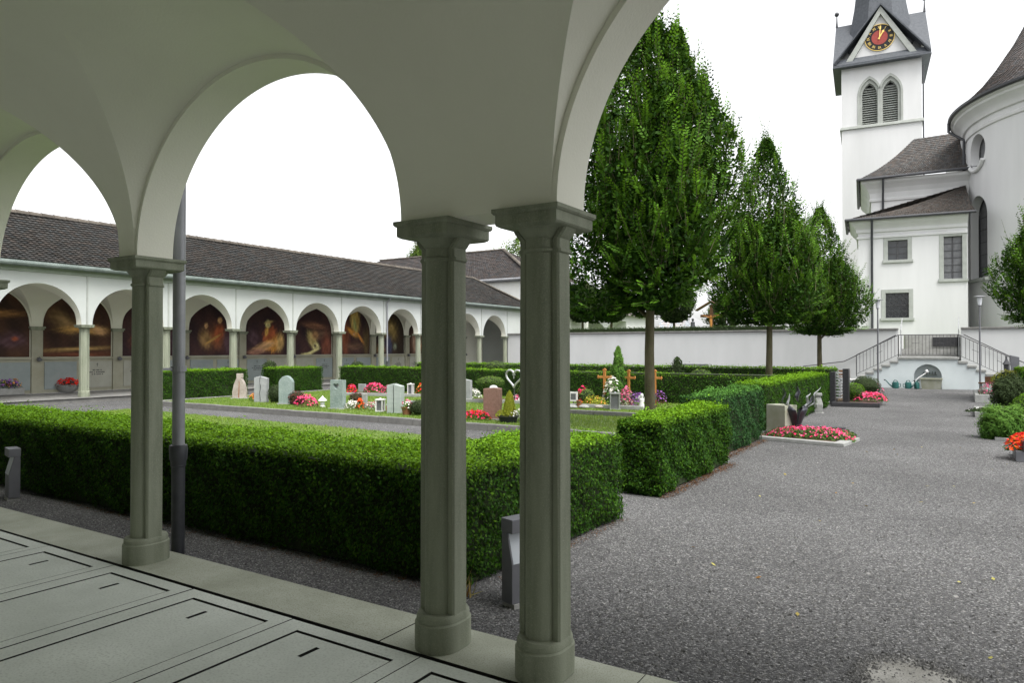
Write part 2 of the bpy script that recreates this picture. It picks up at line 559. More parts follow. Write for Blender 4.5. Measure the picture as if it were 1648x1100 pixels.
def tiles(mb, P, rows, cols, base, lift=0.035, wave=0.02, var=0.28, seed=1):
    """rows of curved clay tiles on the surface P(u, v), u along the eave 0..1, v from the eave up 0..1"""
    rr = random.Random(seed)
    for r in range(rows):
        v0, v1 = r / rows, min(1.0, (r + 1.25) / rows)
        for c in range(cols):
            u0, u1 = c / cols, (c + 1) / cols
            um = (u0 + u1) / 2
            a, b, d, e = P(u0, v0), P(u1, v0), P(u0, v1), P(u1, v1)
            am, dm = P(um, v0), P(um, v1)
            nrm = (b - a).cross(d - a)
            if nrm.length < 1e-9: continue
            nrm.normalize()
            if nrm.z < 0: nrm = -nrm
            j = rr.uniform(-0.004, 0.006)
            k = 1 + rr.uniform(-var, var)
            warm = rr.uniform(-0.1, 0.12)
            col = (base[0] * k * (1 + warm), base[1] * k, base[2] * k * (1 - warm * 0.6))
            lo = nrm * (lift + j)
            w_ = nrm * wave
            vs = [a + lo, am + lo + w_, b + lo, d, dm + w_, e, a, am, b]
            mb.add(vs, [(0, 1, 4, 3), (1, 2, 5, 4), (6, 7, 1, 0), (7, 8, 2, 1)], 0, col)
    return mb

# ------------------------------------------------------------------ ground, lawns, paths
def sheet(name, pts, z, m, kind='structure'):
    o = MB().add([(x, y, z) for x, y in pts], [tuple(range(len(pts)))]).build(name, m)
    return tag(o, kind=kind)


sheet('gravel_ground', [(-300, -300), (300, -300), (300, 400), (-300, 400)], ZG, M['gravel'])
LAWN_A = [(-19.0, 4.75), (-4.05, 4.75), (-4.05, 10.35), (-19.0, 10.75)]
LAWN_B = [(-19.8, 12.0), (-5.2, 11.85), (-4.3, 19.4), (-19.8, 19.6)]
GL = 0.06                                                     # level of the grave lawn behind its kerb
sheet('lawn', LAWN_A, ZG + 0.02, M['lawn'])
sheet('grave_lawn', LAWN_B, GL, M['lawn'])
kerb = MB()
x = -19.9
while x < -5.3:
    ln = 0.98
    y0 = 12.0 - (x + 19.8) / 14.6 * 0.15
    kerb.box(x, x + ln, y0 - 0.12, y0, ZG - 0.1, GL + 0.035 + random.uniform(-.006, .006), 0)
    x += ln + 0.008
y = 12.0
while y < 19:
    kerb.box(-19.92, -19.8, y + 0.005, y + 0.97, ZG - 0.1, GL + 0.035)
    kerb.box(-5.2 + (y - 11.8) * 0.12, -5.08 + (y - 11.8) * 0.12, y + 0.005, y + 0.97, ZG - 0.1, GL + 0.035)
    y += 0.98
tag(kerb.build('kerb', M['kerb_stone'], bevel=0.012), kind='structure')
k2 = MB()
x = -9.2
while x < -5.4:
    k2.box(x, x + 0.97, 14.95, 15.07, GL - 0.1, GL + 0.10)
    x += 0.98
tag(k2.build('kerb', M['kerb_stone'], bevel=0.012), kind='structure')
# the church stands on a terrace behind the garden wall
tb = MB()
tb.box(-22.75, -2.45, 36.05, 48, ZG - 0.2, 2.28)
tb.box(-120, -2.45, 48.01, 160, ZG - 0.2, 2.28)
tb.box(-0.05, 120, 36.05, 160, ZG - 0.2, 2.28)
tb.box(-2.45, -0.05, 40.2, 160, ZG - 0.2, 2.28)
tag(tb.build('church_terrace', M['terrace_grass']), kind='structure')


def blades(name, poly, z, n, h0, h1, width):
    (x0, y0), (x1, y1) = np.min(poly, 0), np.max(poly, 0)
    p = rng.uniform((x0, y0), (x1, y1), (int(n * 1.4), 2))
    keep = np.ones(len(p), bool)
    q = np.array(poly)
    for i in range(len(q)):
        a, b = q[i], q[(i + 1) % len(q)]
        keep &= ((b[0] - a[0]) * (p[:, 1] - a[1]) - (b[1] - a[1]) * (p[:, 0] - a[0])) > 0
    p = p[keep][:n]
    n = len(p)
    lump = 0.5 + 0.5 * np.sin(p[:, 0] * 1.7 + 2 * np.sin(p[:, 1] * 1.1)) * np.sin(p[:, 1] * 2.3)
    h = rng.uniform(h0, h1, n) * (0.8 + 0.4 * lump)
    ang = rng.uniform(0, 2 * np.pi, n)
    d = np.stack([np.cos(ang), np.sin(ang), np.zeros(n)], 1)
    b = np.column_stack([p, np.full(n, z)])
    tip = b + np.column_stack([rng.normal(0, 0.35, n) * h, rng.normal(0, 0.35, n) * h, h])
    v = np.stack([b - d * width / 2, b + d * width / 2, tip], 1).reshape(-1, 3)
    young_lit = np.clip(rng.normal(0.15, 0.2, n) + 0.35 * lump, 0, 0.9)
    return tag(build_np(name, v, 3, M['grass_blade'], young_lit=young_lit), kind='stuff')


blades('grass', LAWN_A, ZG + 0.02, 70000, 0.02, 0.055, 0.012)
blades('grass', LAWN_B, GL, 60000, 0.02, 0.055, 0.016)

M['patch'] = mat('patch', (0.20, 0.195, 0.175), (0.31, 0.305, 0.28), 6, 0.9, 0.5, 120, c3=(0.12, 0.118, 0.11))
# ------------------------------------------------------------------ paving of the near aisle
AY = 3.07                                                     # centre line of the near columns
BACK = -0.34


def pave(mb, x0, x1, y0, y1, holes, z=0.0, depth=0.06, mi=0):
    xs = sorted({x0, x1, *[h[0] for h in holes], *[h[1] for h in holes]})
    ys = sorted({y0, y1, *[h[2] for h in holes], *[h[3] for h in holes]})
    solid = {}
    for i in range(len(xs) - 1):
        for j in range(len(ys) - 1):
            cx, cy = (xs[i] + xs[i + 1]) / 2, (ys[j] + ys[j + 1]) / 2
            solid[i, j] = not any(h[0] < cx < h[1] and h[2] < cy < h[3] for h in holes)
    for (i, j), s in solid.items():
        if not s: continue
        a, b, c, d = xs[i], xs[i + 1], ys[j], ys[j + 1]
        mb.add([(a, c, z), (b, c, z), (b, d, z), (a, d, z)], [(0, 1, 2, 3)], mi)
        for (di, dj, p, q) in ((-1, 0, (a, d), (a, c)), (1, 0, (b, c), (b, d)), (0, -1, (a, c), (b, c)), (0, 1, (b, d), (a, d))):
            if not solid.get((i + di, j + dj), False):
                mb.add([(*p, z), (*q, z), (*q, z - depth), (*p, z - depth)], [(0, 1, 2, 3)], 2)


fl = MB()
PITCH_S = 0.9735
for k in range(-19, 11):
    x0 = -2.385 + PITCH_S * k
    x1 = x0 + PITCH_S - (0.007 if k % 3 else 0.016)
    pave(fl, x0, x1, BACK, 2.874, [
        (x0 + 0.15, x0 + 0.172, BACK + 0.3, 2.775), (x0 + 0.15, x1 - 0.09, 2.750, 2.775),
        (x1 - 0.095, x1 - 0.09, BACK + 0.3, 2.750),
        (x0 + 0.42, x0 + 0.45, 2.54, 2.67)], random.uniform(-.0015, .0015), depth=0.14)
for k, (x0, x1) in enumerate([(-20.5, -17.9), (-17.9, -14.4), (-14.4, -11.5), (-11.5, -8.55), (-8.55, -5.62), (-5.62, -2.7), (-2.7, -1.32), (-1.32, 1.7), (1.7, 4.6), (4.6, 8)]):
    pave(fl, x0, x1 - 0.006, 2.905, 3.31, [], 0.002 * (k % 2), mi=1)
fo = fl.build('arcade_floor', [M['paving'], M['paving_edge'], M['dark_gap']])
tag(fo, kind='structure')
sheet('stepping_slab', [(q_.x, q_.y) for q_ in [at(*p_) for p_ in ((1372, 1180), (1386, 1096), (1384, 1076), (1400, 1064), (1432, 1060), (1468, 1063), (1490, 1074), (1514, 1078), (1538, 1090), (1566, 1096), (1610, 1180))]], ZG + .002, M['patch'])
sheet('floor_bed', [(-20.5, BACK), (8, BACK), (8, 3.29), (-20.5, 3.29)], -0.13, M['dark_gap'])

# ------------------------------------------------------------------ one column, used by both arcades
def stadium(r, l, n=14):
    return [(r * math.cos(a), -l + r * math.sin(a)) for a in [math.pi + math.pi * i / n for i in range(n + 1)]] + \
           [(r * math.cos(a), l + r * math.sin(a)) for a in [math.pi * i / n for i in range(n + 1)]]


def ribbed(r, l, nib, n=14):
    """half rounds front and back on a slightly wider core"""
    k = 0.030                                                # the roll is sunk into the core by this much
    b0 = math.asin(k / r)
    an = [b0 + (math.pi - 2 * b0) * i / n for i in range(n + 1)]
    hi = [(r * math.cos(a), l - k + r * math.sin(a)) for a in an]
    lo = [(-x, -y) for x, y in hi]
    w_, e, c = r + nib, r * math.cos(b0), 0.010
    return lo + [(e + .002, -l + .005), (e + .008, -l), (w_ - c, -l), (w_, -l + c), (w_, l - c), (w_ - c, l), (e + .008, l), (e + .002, l - .005)] + hi + \
        [(-e - .002, l - .005), (-e - .008, l), (-w_ + c, l), (-w_, l - c), (-w_, -l + c), (-w_ + c, -l), (-e - .008, -l), (-e - .002, -l + .005)]


def ring3(poly, z): return [(x, y, z) for x, y in poly]


CAP_Z = 2.28


def make_column(parent, x, y):
    s = MB()
    rings = []
    for t in range(9):
        z = 0.185 + (2.085 - 0.185) * t / 8
        e = 1 - 0.05 * (t / 8) + 0.012 * math.sin(math.pi * t / 8)
        rings.append(ring3(ribbed(0.080 * e, 0.062, 0.036 * e), z))
    s.loft(rings)
    sh = s.build('column', M['column_stone'], parent, local=True, smooth=True, sharp=28)
    sh.location = (x, y, 0)
    b = MB()
    b.loft([ring3(stadium(0.130, 0.036), 0.002), ring3(stadium(0.130, 0.036), 0.142), ring3(stadium(0.124, 0.034), 0.150)])
    b.loft([ring3(stadium(0.122, 0.034), 0.1505), ring3(stadium(0.122, 0.034), 0.176), ring3(stadium(0.116, 0.030), 0.192)])
    b.build('column_base', M['column_stone'], sh, local=True, smooth=True, sharp=30)
    c = MB()
    rp = lambda r, z, l=0.044: ring3(ribbed(r - 0.021, l + .018, 0.034), z)
    c.loft([rp(0.097, 2.068), rp(0.108, 2.074), rp(0.108, 2.086), rp(0.099, 2.094), rp(0.099, 2.140), rp(0.105, 2.143), rp(0.112, 2.152), rp(0.132, 2.178), rp(0.140, 2.194)])
    sq = lambda a, d, z: [(-a, -d, z), (a, -d, z), (a, d, z), (-a, d, z)]
    c.loft([sq(0.150, 0.172, 2.189), sq(0.166, 0.186, 2.197), sq(0.170, 0.190, 2.203), sq(0.170, 0.190, 2.252)])
    c.loft([sq(0.176, 0.196, 2.2521), sq(0.184, 0.204, 2.262), sq(0.184, 0.204, CAP_Z)])
    c.build('capital', M['column_stone'], sh, local=True, smooth=True, sharp=30)
    return sh


# ------------------------------------------------------------------ arcade walls and vaults
def half_arch(a, h, n=40):
    """offsets from the springing and heights, from springing to crown; slightly pointed ellipse"""
    out = []
    for i in range(n + 1):
        t = math.pi / 2 * i / n
        d, z = a * (1 - math.cos(t)), h * math.sin(t)
        out.append((d, z))
    return out


def arcade_shell(parent, bays, ends, W, zc, ztop, T, D, H, m_out, m_in, lip=0.03):
    """bays: (u_spring_left, u_spring_right, rise, u_mid_left, u_mid_right); W(u, v, z) -> world, v grows into the aisle"""
    wall, vault = MB(), MB()
    vo, vi = -T / 2, T / 2
    q = lambda mb, pts, mi=0: mb.add([W(*p) for p in pts], [tuple(range(len(pts)))], mi)
    zb = zc - 0.002
    for (ua, ub, h, ma, mb_) in bays:
        a = (ub - ua) / 2
        prof = half_arch(a, h)
        pts = [(ua + d, zc + z) for d, z in prof] + [(ub - d, zc + z) for d, z in reversed(prof[:-1])]
        for (u0, z0), (u1, z1) in zip(pts[:-1], pts[1:]):
            q(wall, [(u0, vo, z0), (u1, vo, z1), (u1, vo, ztop), (u0, vo, ztop)], 0)
            q(wall, [(u0, vi, z0), (u1, vi, z1), (u1, vi, ztop), (u0, vi, ztop)], 1)
            q(wall, [(u0, vo, z0), (u1, vo, z1), (u1, vi, z1), (u0, vi, z0)], 1)
        # vault: lunette over this bay on both sides, and the main barrel from mid pier to mid pier
        va = a + lip
        vp = [(d, z) for d, z in half_arch(va, h + lip)]
        half = D / 2

        def yv(z):                                            # depth along the barrel for a height
            s = min(1.0, z / H)
            return half * (1 - math.sqrt(max(0.0, 1 - s * s)))
        kz_ = H * 0.992 / (h + lip)                          # the lunette climbs from the wall to the groin
        L = [(ua - lip + d, yv(z * kz_), zc + z, zc + z * kz_) for d, z in vp]
        Rr = [(ub + lip - d, yv(z * kz_), zc + z, zc + z * kz_) for d, z in vp]
        for side in (0, 1):
            V = (lambda y: vi + 0.001 + y) if side == 0 else (lambda y: vi + D - y)
            for S, um in ((L, ma), (Rr, mb_)):
                for (u0, y0, w0, z0), (u1, y1, w1, z1) in zip(S[:-1], S[1:]):
                    for j in range(4):
                        f0, f1 = j / 4, (j + 1) / 4
                        q(vault, [(u0, V(y0 * f0), w0 + (z0 - w0) * f0), (u1, V(y1 * f0), w1 + (z1 - w1) * f0), (u1, V(y1 * f1), w1 + (z1 - w1) * f1), (u0, V(y0 * f1), w0 + (z0 - w0) * f1)])
                    q(vault, [(um, V(y0), z0), (u0, V(y0), z0), (u1, V(y1), z1), (um, V(y1), z1)])
            zz = vp[-1][1] * kz_
            steps = [zz + (H - zz) * math.sin(math.pi / 2 * i / 6) for i in range(7)]
            for z0, z1 in zip(steps[:-1], steps[1:]):
                q(vault, [(ma, V(yv(z0)), zc + z0), (mb_, V(yv(z0)), zc + z0), (mb_, V(yv(z1)), zc + z1), (ma, V(yv(z1)), zc + z1)])
    edges = [ends[0]] + [e for b in bays for e in (b[0], b[1])] + [ends[1]]
    for i in range(0, len(edges), 2):
        u0, u1 = edges[i], edges[i + 1]
        q(wall, [(u0, vo, zb), (u1, vo, zb), (u1, vo, ztop), (u0, vo, ztop)], 0)
        q(wall, [(u0, vi, zb), (u1, vi, zb), (u1, vi, ztop), (u0, vi, ztop)], 1)
        q(wall, [(u0, vo, zb), (u1, vo, zb), (u1, vi, zb), (u0, vi, zb)], 1)
    for u in ends:
        q(wall, [(u, vo, zb), (u, vi, zb), (u, vi, ztop), (u, vo, ztop)], 0)
    q(wall, [(ends[0], vo, ztop), (ends[1], vo, ztop), (ends[1], vi, ztop), (ends[0], vi, ztop)], 0)
    wo_ = wall.build('arcade_wall', [m_out, m_in], parent, smooth=True, sharp=30)
    va_ = vault.build('vault', m_in, parent, smooth=True, sharp=30)
    bm = bmesh.new(); bm.from_mesh(va_.data)
    bmesh.ops.remove_doubles(bm, verts=bm.verts, dist=0.0005)
    bmesh.ops.recalc_face_normals(bm, faces=bm.faces)
    bm.to_mesh(va_.data); bm.free()
    va_.data.set_sharp_from_angle(angle=R(22))
    bm = bmesh.new(); bm.from_mesh(wo_.data)
    bmesh.ops.remove_doubles(bm, verts=bm.verts, dist=0.0005)
    bmesh.ops.recalc_face_normals(bm, faces=bm.faces)
    bm.to_mesh(wo_.data); bm.free()
    wo_.data.set_sharp_from_angle(angle=R(30))
    return wo_, va_


# near arcade
near = thing('cloister_arcade', 'vaulted white arcade on stone columns sheltering the slab paved walk in the foreground', 'arcade', (-2.39, AY, 0))
COLS = [-5.225 - 2.92 * k for k in range(5, -1, -1)] + [-2.39, -1.755, 1.435, 2.07, 4.99]
first_col = None
for cx in COLS:
    if first_col is None:
        first_col = make_column(near, cx + 2.39, 0)
    else:
        c = copy_tree(first_col, near)
        c.location = (cx + 2.39, 0, 0)
NB = []
SP = 0.183
for i in range(len(COLS) - 1):
    a, b = COLS[i], COLS[i + 1]
    if b - a < 1: continue
    wide = b - a > 3.0
    sp = 0.145 if wide else SP
    ml = (a + COLS[i - 1]) / 2 if i and a - COLS[i - 1] < 1 else a
    mr = (b + COLS[i + 2]) / 2 if i + 2 < len(COLS) and COLS[i + 2] - b < 1 else b
    NB.append((a + (.145 if wide else .10), b - (.145 if wide else SP if b > -3 else .14), 1.33 if wide else 1.15, ml, mr))
arcade_shell(near, NB, (-20.1, 5.17), lambda u, v, z: (u, AY - v, z), CAP_Z, 4.1, 0.28, 3.25, 1.37, M['plaster'], M['aisle_plaster'])
MB().box(-20.5, 8, BACK - 0.25, BACK, -0.05, 4.1).build('back_wall', M['plaster'], near)
MB().box(7.0, 7.25, BACK, 3.3, 0.0, 4.1).build('end_wall', M['aisle_plaster'], near)
rf = MB()
tiles(rf, lambda u, v: Vector((-20.6 + 28.3 * u, 3.55 - 2.1 * v, 4.05 + 1.7 * v)), 14, 130, (0.13, 0.105, 0.095), seed=4)
rf.box(-20.6, 7.7, BACK - 0.3, 3.5, 4.102, 4.16)
rf.slab([(-20.6, 3.5, 4.17), (-20.6, 1.45, 5.72), (-20.6, BACK - 0.4, 4.17)], (28.3, 0, 0))
rf.build('roof', M['tile'], near)
# rain pipe beside the first column: grey zinc above, cast iron shoe below
pp = at(287, 889, 0.0)
px_, py_ = pp.x - 0.072, 3.375
rp_ = MB()
rp_.lathe([(0.047, 0.82), (0.047, 4.05)], (px_, py_, 0), 20)
pipe = rp_.build('downpipe', M['zinc'], near, smooth=True)
ci = MB()
ci.lathe([(0.050, -0.05), (0.050, 0.66), (0.057, 0.665), (0.057, 0.70), (0.066, 0.72), (0.070, 0.80), (0.066, 0.83), (0.055, 0.835)], (px_, py_, 0), 20)
ci.build('cast_iron_shoe', M['cast_iron'], pipe, smooth=True)
br = MB()
br.lathe([(0.06, 1.42), (0.06, 1.462)], (px_, py_, 0), 16)
br.box(px_ - 0.006, px_ + 0.006, py_ - 0.16, py_ - 0.05, 1.43, 1.45)
br.build('pipe_bracket', M['zinc'], pipe)

# ------------------------------------------------------------------ the long wing with the murals
WX = -23.1
wing = thing('mural_wing', 'long low tiled wing with painted arches behind the grave lawn at left', 'arcade', (WX, 24, 0))
WF = 0.11
UY = [11.55 + 2.675 * k for k in range(-3, 10)]
ZC2 = 2.35
for yv_ in UY:
    c = copy_tree(first_col, wing)
    c.rotation_euler = (0, 0, R(90))
    c.scale = (1.12, 1.12, (ZC2 - WF) / CAP_Z)
    c.location = (0, yv_ - 24, WF)
WB = [(UY[i] + 0.165, UY[i + 1] - 0.165, 1.19, UY[i], UY[i + 1]) for i in range(len(UY) - 1)]
WT, WD = 0.30, 2.95
arcade_shell(wing, WB, (UY[0] - 0.6, 38.0), lambda u, v, z: (WX - v, u, z), ZC2, 4.0, WT, WD, 1.26, M['wing_plaster'], M['aisle_plaster'])
WBX = WX - WT / 2 - WD                                         # face of the back wall
bw = MB()
bw.box(WBX - 0.3, WBX, 2.5, 38.0, WF, 4.0)
bw.build('back_wall', M['aisle_plaster'], wing)
ew = MB()
ew.box(WX - 0.15, WX + 0.148, 35.83, 37.995, ZG, 2.349)
ew.box(WBX, WX + 0.15, 37.75, 38.0, ZG, 4.0)
ew.build('end_wall', M['wing_plaster'], wing)
fs = MB()
fs.box(WBX, WX + 0.42, 2.5, 37.7, ZG - 0.1, WF - 0.02)
fs.box(WX + 0.1, WX + 0.46, 2.5, 37.7, WF - 0.019, WF, 0)
fs.build('step', M['kerb_stone'], wing, bevel=0.01)
# thin rods set in joints over the columns
for yv_ in UY[1:]:
    MB().box(WX + 0.152, WX + 0.17, yv_ - 0.022, yv_ + 0.022, ZC2 + 0.02, 3.92).build('wall_strip', M['trim_stone'], wing)
fb = MB()
fb.box(WX + 0.152, WX + 0.20, 3, 38.0, 3.86, 4.0)
fb.build('fascia', M['green_trim'], wing)
gt = MB()
gt.tube([(WX + 0.42, 3, 4.06), (WX + 0.42, 20, 4.06), (WX + 0.42, 38.2, 4.06)], 0.085, 10)
gt.box(WX + 0.15, WX + 0.40, 3, 38.0, 4.002, 4.03)
gt.build('gutter', M['copper_gutter'], wing, smooth=True)
RX, RZ, EX, EZ = WX - 1.72, 5.84, WX + 0.44, 4.14
wr = MB()
base = (0.041, 0.0388, 0.0365)


def wing_roof(u, v):
    ye = 2.0 + (38.35 - 2.0) * u
    yr = 2.0 + (34.6 - 2.0) * u
    sag = 0.012 * math.sin(u * 23) + 0.01 * math.sin(u * 57 + 2)
    return Vector((EX + (RX - EX) * v, ye + (yr - ye) * v, EZ + (RZ - EZ) * v + sag - 0.06 * math.sin(math.pi * v)))


tiles(wr, wing_roof, 22, 210, base, 0.045, 0.018, 0.24, seed=11)
tiles(wr, lambda u, v: Vector((EX + (RX - 0.05 - EX) * v - u * (1 - v) * 4.0, 38.35 + (34.6 - 38.35) * v, EZ + (RZ - EZ) * v)), 19, 22, base, seed=12)
bx = RX - 2.2
wr.add([(RX, 2.0, RZ), (RX, 34.6, RZ), (bx, 38.35, EZ), (bx, 2.0, EZ)], [(0, 1, 2, 3)], 0, base)
roof_w = wr.build('roof', M['tile'], wing)
rd = MB()


def ridge_caps(mb, a, b, step=0.36, rad=0.10):
    a, b = Vector(a), Vector(b)
    n = max(1, int((b - a).length / step))
    t = (b - a).normalized()
    u = t.cross(Vector((0, 0, 1))).normalized()
    w_ = u.cross(t)
    for i in range(n):
        p0, p1 = a.lerp(b, i / n), a.lerp(b, (i + 1.18) / n)
        k = 1 + random.uniform(-.25, .25)
        col = (0.10 * k, 0.088 * k, 0.075 * k)
        rings = []
        for p, r_ in ((p0, rad), (p1, rad * 0.84)):
            rings.append([p + u * r_ * math.cos(s_) + w_ * (r_ * math.sin(s_) - 0.03) for s_ in [math.pi * j / 6 for j in range(7)]])
        vs = rings[0] + rings[1]
        mb.add(vs, [(j, j + 1, j + 8, j + 7) for j in range(6)] + [(6, 5, 4, 3, 2, 1, 0)], 0, col)


ridge_caps(rd, (RX, 2.0, RZ + 0.01), (RX, 34.6, RZ + 0.01), 0.36, 0.13)
ridge_caps(rd, (RX, 34.6, RZ + 0.05), (EX, 38.35, EZ + 0.06))
rd.build('ridge_tile', M['tile'], roof_w)
# rain pipes on the wing
for yv_ in (UY[8] + 0.17, UY[2] + 0.12):
    dp = MB()
    dp.tube([(WX + 0.42, yv_ - 0.03, 4.0), (WX + 0.42, yv_ - 0.02, 3.93), (WX + 0.24, yv_, 3.80), (WX + 0.22, yv_, 3.7), (WX + 0.22, yv_, 1.0)], 0.035, 10)
    d = dp.build('downpipe', M['zinc'], wing, smooth=True)
    MB().lathe([(0.05, ZG), (0.05, 0.95), (0.055, 1.02)], (WX + 0.22, yv_, 0), 12).build('cast_iron_shoe', M['cast_iron'], d, smooth=True)
dp = MB()
dp.tube([(WX + 0.42, 37.6, 4.0), (WX + 0.25, 37.5, 3.8), (WX + 0.22, 37.5, 3.6), (WX + 0.22, 37.5, 0)], 0.04, 10)
dp.build('downpipe', M['zinc'], wing, smooth=True)


# murals: painted pigment as a colour attribute on a lunette panel
def paint(figs, u, z, seed):
    """u in -1..1, z in 0..1 over the whole lunette; returns rgb arrays"""
    r_ = np.random.default_rng(seed)
    ph = r_.uniform(0, 6.3, 12)
    nz = 0.5 * np.sin(u * 3.1 + ph[0] + 2.2 * np.sin(z * 4 + ph[1])) + 0.35 * np.sin(z * 7.3 + ph[2] + 2 * np.sin(u * 5 + ph[3])) + 0.25 * np.sin(u * 11 + z * 9 + ph[4])
    dk = figs['ground']
    c = np.stack([np.full_like(u, k) for k in dk[0]], -1)
    t = np.clip(0.5 + 0.5 * nz, 0, 1)[..., None]
    c = c * (1 - t) + np.array(dk[1]) * t
    for (fu, fz, ru, rz, rot, col, soft) in figs['blobs']:
        du, dz = (u - fu) * 1.17, (z - fz) * 2.25
        cs, sn = math.cos(rot), math.sin(rot)
        a = (du * cs + dz * sn) / ru
        b = (-du * sn + dz * cs) / rz
        d = np.sqrt(a * a + b * b) + 0.16 * np.sin(9 * a + ph[5]) * np.sin(7 * b + ph[6]) + 0.07 * np.sin(23 * a + 17 * b)
        wgt = (1 / (1 + np.exp((d - 1) / soft)))[..., None]
        shade = (1 + 0.20 * np.sin(3.1 * a + 2.3 * b + ph[7]) + 0.15 * np.sin(5 * b - 4 * a * np.abs(a)))[..., None]
        c = c * (1 - wgt) + np.array(col) * 1.7 * shade * wgt
    c *= (1 + 0.05 * np.sin(u * 31 + 6 * np.sin(z * 17)))[..., None]
    return np.clip(c * 1.0, 0.003, 0.9)


DK = ((0.035, 0.020, 0.016), (0.085, 0.042, 0.026))
DV = ((0.030, 0.018, 0.024), (0.075, 0.036, 0.034))
OCH, RED, ORA, FLE, PAL, VIO, BLU = (0.30, 0.17, 0.05), (0.23, 0.060, 0.025), (0.40, 0.18, 0.035), (0.36, 0.21, 0.10), (0.40, 0.36, 0.17), (0.065, 0.036, 0.045), (0.035, 0.04, 0.075)
MUR = {
    -1: dict(ground=DK, blobs=[(0, .75, .9, .22, 0.1, (.16, .08, .03), .2), (-.2, .4, .7, .12, 0, (.2, .08, .03), .2)]),
    0: dict(ground=DK, blobs=[(-.2, .62, 1.0, .13, 0.05, (.17, .085, .03), .2), (-.4, .35, .5, .10, 0.1, OCH, .15), (.55, .25, .35, .2, 0, VIO, .3), (-.15, .33, .22, .05, -.5, PAL, .2), (.62, .27, .08, .06, 0, RED, .3)]),
    1: dict(ground=DK, blobs=[(-.35, .52, .55, .22, -.6, (.16, .10, .045), .25), (.15, .42, .75, .13, 0.0, OCH, .15), (.1, .32, .32, .17, 0, (.035, .022, .016), .15), (0, .12, 1.0, .05, 0.05, (.25, .16, .06), .3), (.1, .03, 1.0, .08, 0, (.10, .035, .02), .3), (.62, .42, .26, .14, -.2, FLE, .2)]),
    2: dict(ground=DV, blobs=[(-.3, .5, .3, .3, .4, FLE, .2), (-.1, .55, .18, .18, 0, (.34, .15, .06), .2), (-.35, .25, .35, .28, 0, (.22, .08, .04), .2), (.4, .3, .4, .3, 0, VIO, .3), (-.2, .42, .4, .05, -.7, OCH, .2)]),
    3: dict(ground=DV, blobs=[(.1, .34, .34, .42, .2, (.15, .055, .025), .25), (.2, .42, .2, .34, -.3, RED, .15), (.24, .66, .10, .13, 0, FLE, .1), (-.35, .30, .24, .34, .3, (.20, .12, .05), .2), (-.32, .55, .08, .11, 0, FLE, .12), (-.05, .30, .4, .05, .5, OCH, .14), (.6, .25, .2, .4, 0, VIO, .3)]),
    4: dict(ground=DV, blobs=[(.12, .36, .34, .48, -.25, RED, .12), (.03, .20, .30, .2, .5, ORA, .12), (.35, .22, .20, .36, -.3, ORA, .15), (.6, .26, .2, .36, -.1, (.38, .24, .09), .18), (-.15, .17, .6, .17, .3, FLE, .14), (-.5, .07, .4, .12, .1, (.2, .10, .07), .2), (.02, .62, .13, .17, 0, PAL, .1), (-.03, .47, .08, .2, -.2, (.42, .25, .06), .15), (.08, .66, .2, .05, .2, (.34, .25, .1), .2), (-.65, .35, .2, .3, .5, VIO, .3)]),
    5: dict(ground=DV, blobs=[(.05, .62, .6, .13, -.1, (.16, .075, .045), .25), (.35, .42, .5, .16, .2, (.10, .06, .04), .3), (-.08, .32, .22, .42, .55, (.32, .25, .10), .14), (.07, .42, .2, .2, 0, (.24, .13, .06), .2), (.12, .17, .2, .18, 0, PAL, .12), (.08, .19, .07, .07, 0, (.05, .03, .02), .15), (-.12, .05, .5, .06, .35, PAL, .14), (-.35, .02, .32, .045, .05, PAL, .15), (.7, .2, .25, .5, 0, (.15, .05, .03), .3)]),
    6: dict(ground=DV, blobs=[(-.6, .4, .28, .8, .1, (.16, .05, .025), .3), (.05, .75, .3, .62, .08, (.34, .24, .07), .14), (.05, .65, .1, .4, .2, (.22, .24, .09), .2), (-.1, .5, .4, .13, -.5, ORA, .16), (.0, .46, .08, .07, 0, FLE, .15), (.42, .36, .42, .07, -.85, (.40, .17, .04), .14), (.0, .18, .5, .16, 0, (.10, .055, .035), .3), (.75, .3, .2, .6, 0, (.07, .05, .02), .3)]),
    7: dict(ground=((.02, .016, .014), (.05, .032, .022)), blobs=[(.05, .55, .45, .5, 0, (.17, .12, .04), .25), (.1, .66, .13, .15, 0, (.25, .18, .07), .2), (-.1, .22, .28, .5, 0, BLU, .2), (.35, .18, .12, .16, 0, (.15, .17, .12), .2), (-.6, .12, .3, .2, 0, (.14, .09, .04), .3)]),
    8: dict(ground=((.03, .018, .014), (.075, .035, .022)), blobs=[(-.3, .5, .2, .8, 0, (.2, .11, .05), .25), (-.55, .3, .18, .5, 0, (.22, .14, .10), .25), (.1, .2, .28, .3, 0, (.26, .10, .04), .2), (.1, .55, .25, .6, 0, (.14, .055, .03), .3)]),
    9: dict(ground=DK, blobs=[(.1, .4, .4, .4, 0, (.14, .06, .03), .3)]),
}
HW = (2.675 - 0.40) / 2
Z0M = 1.33
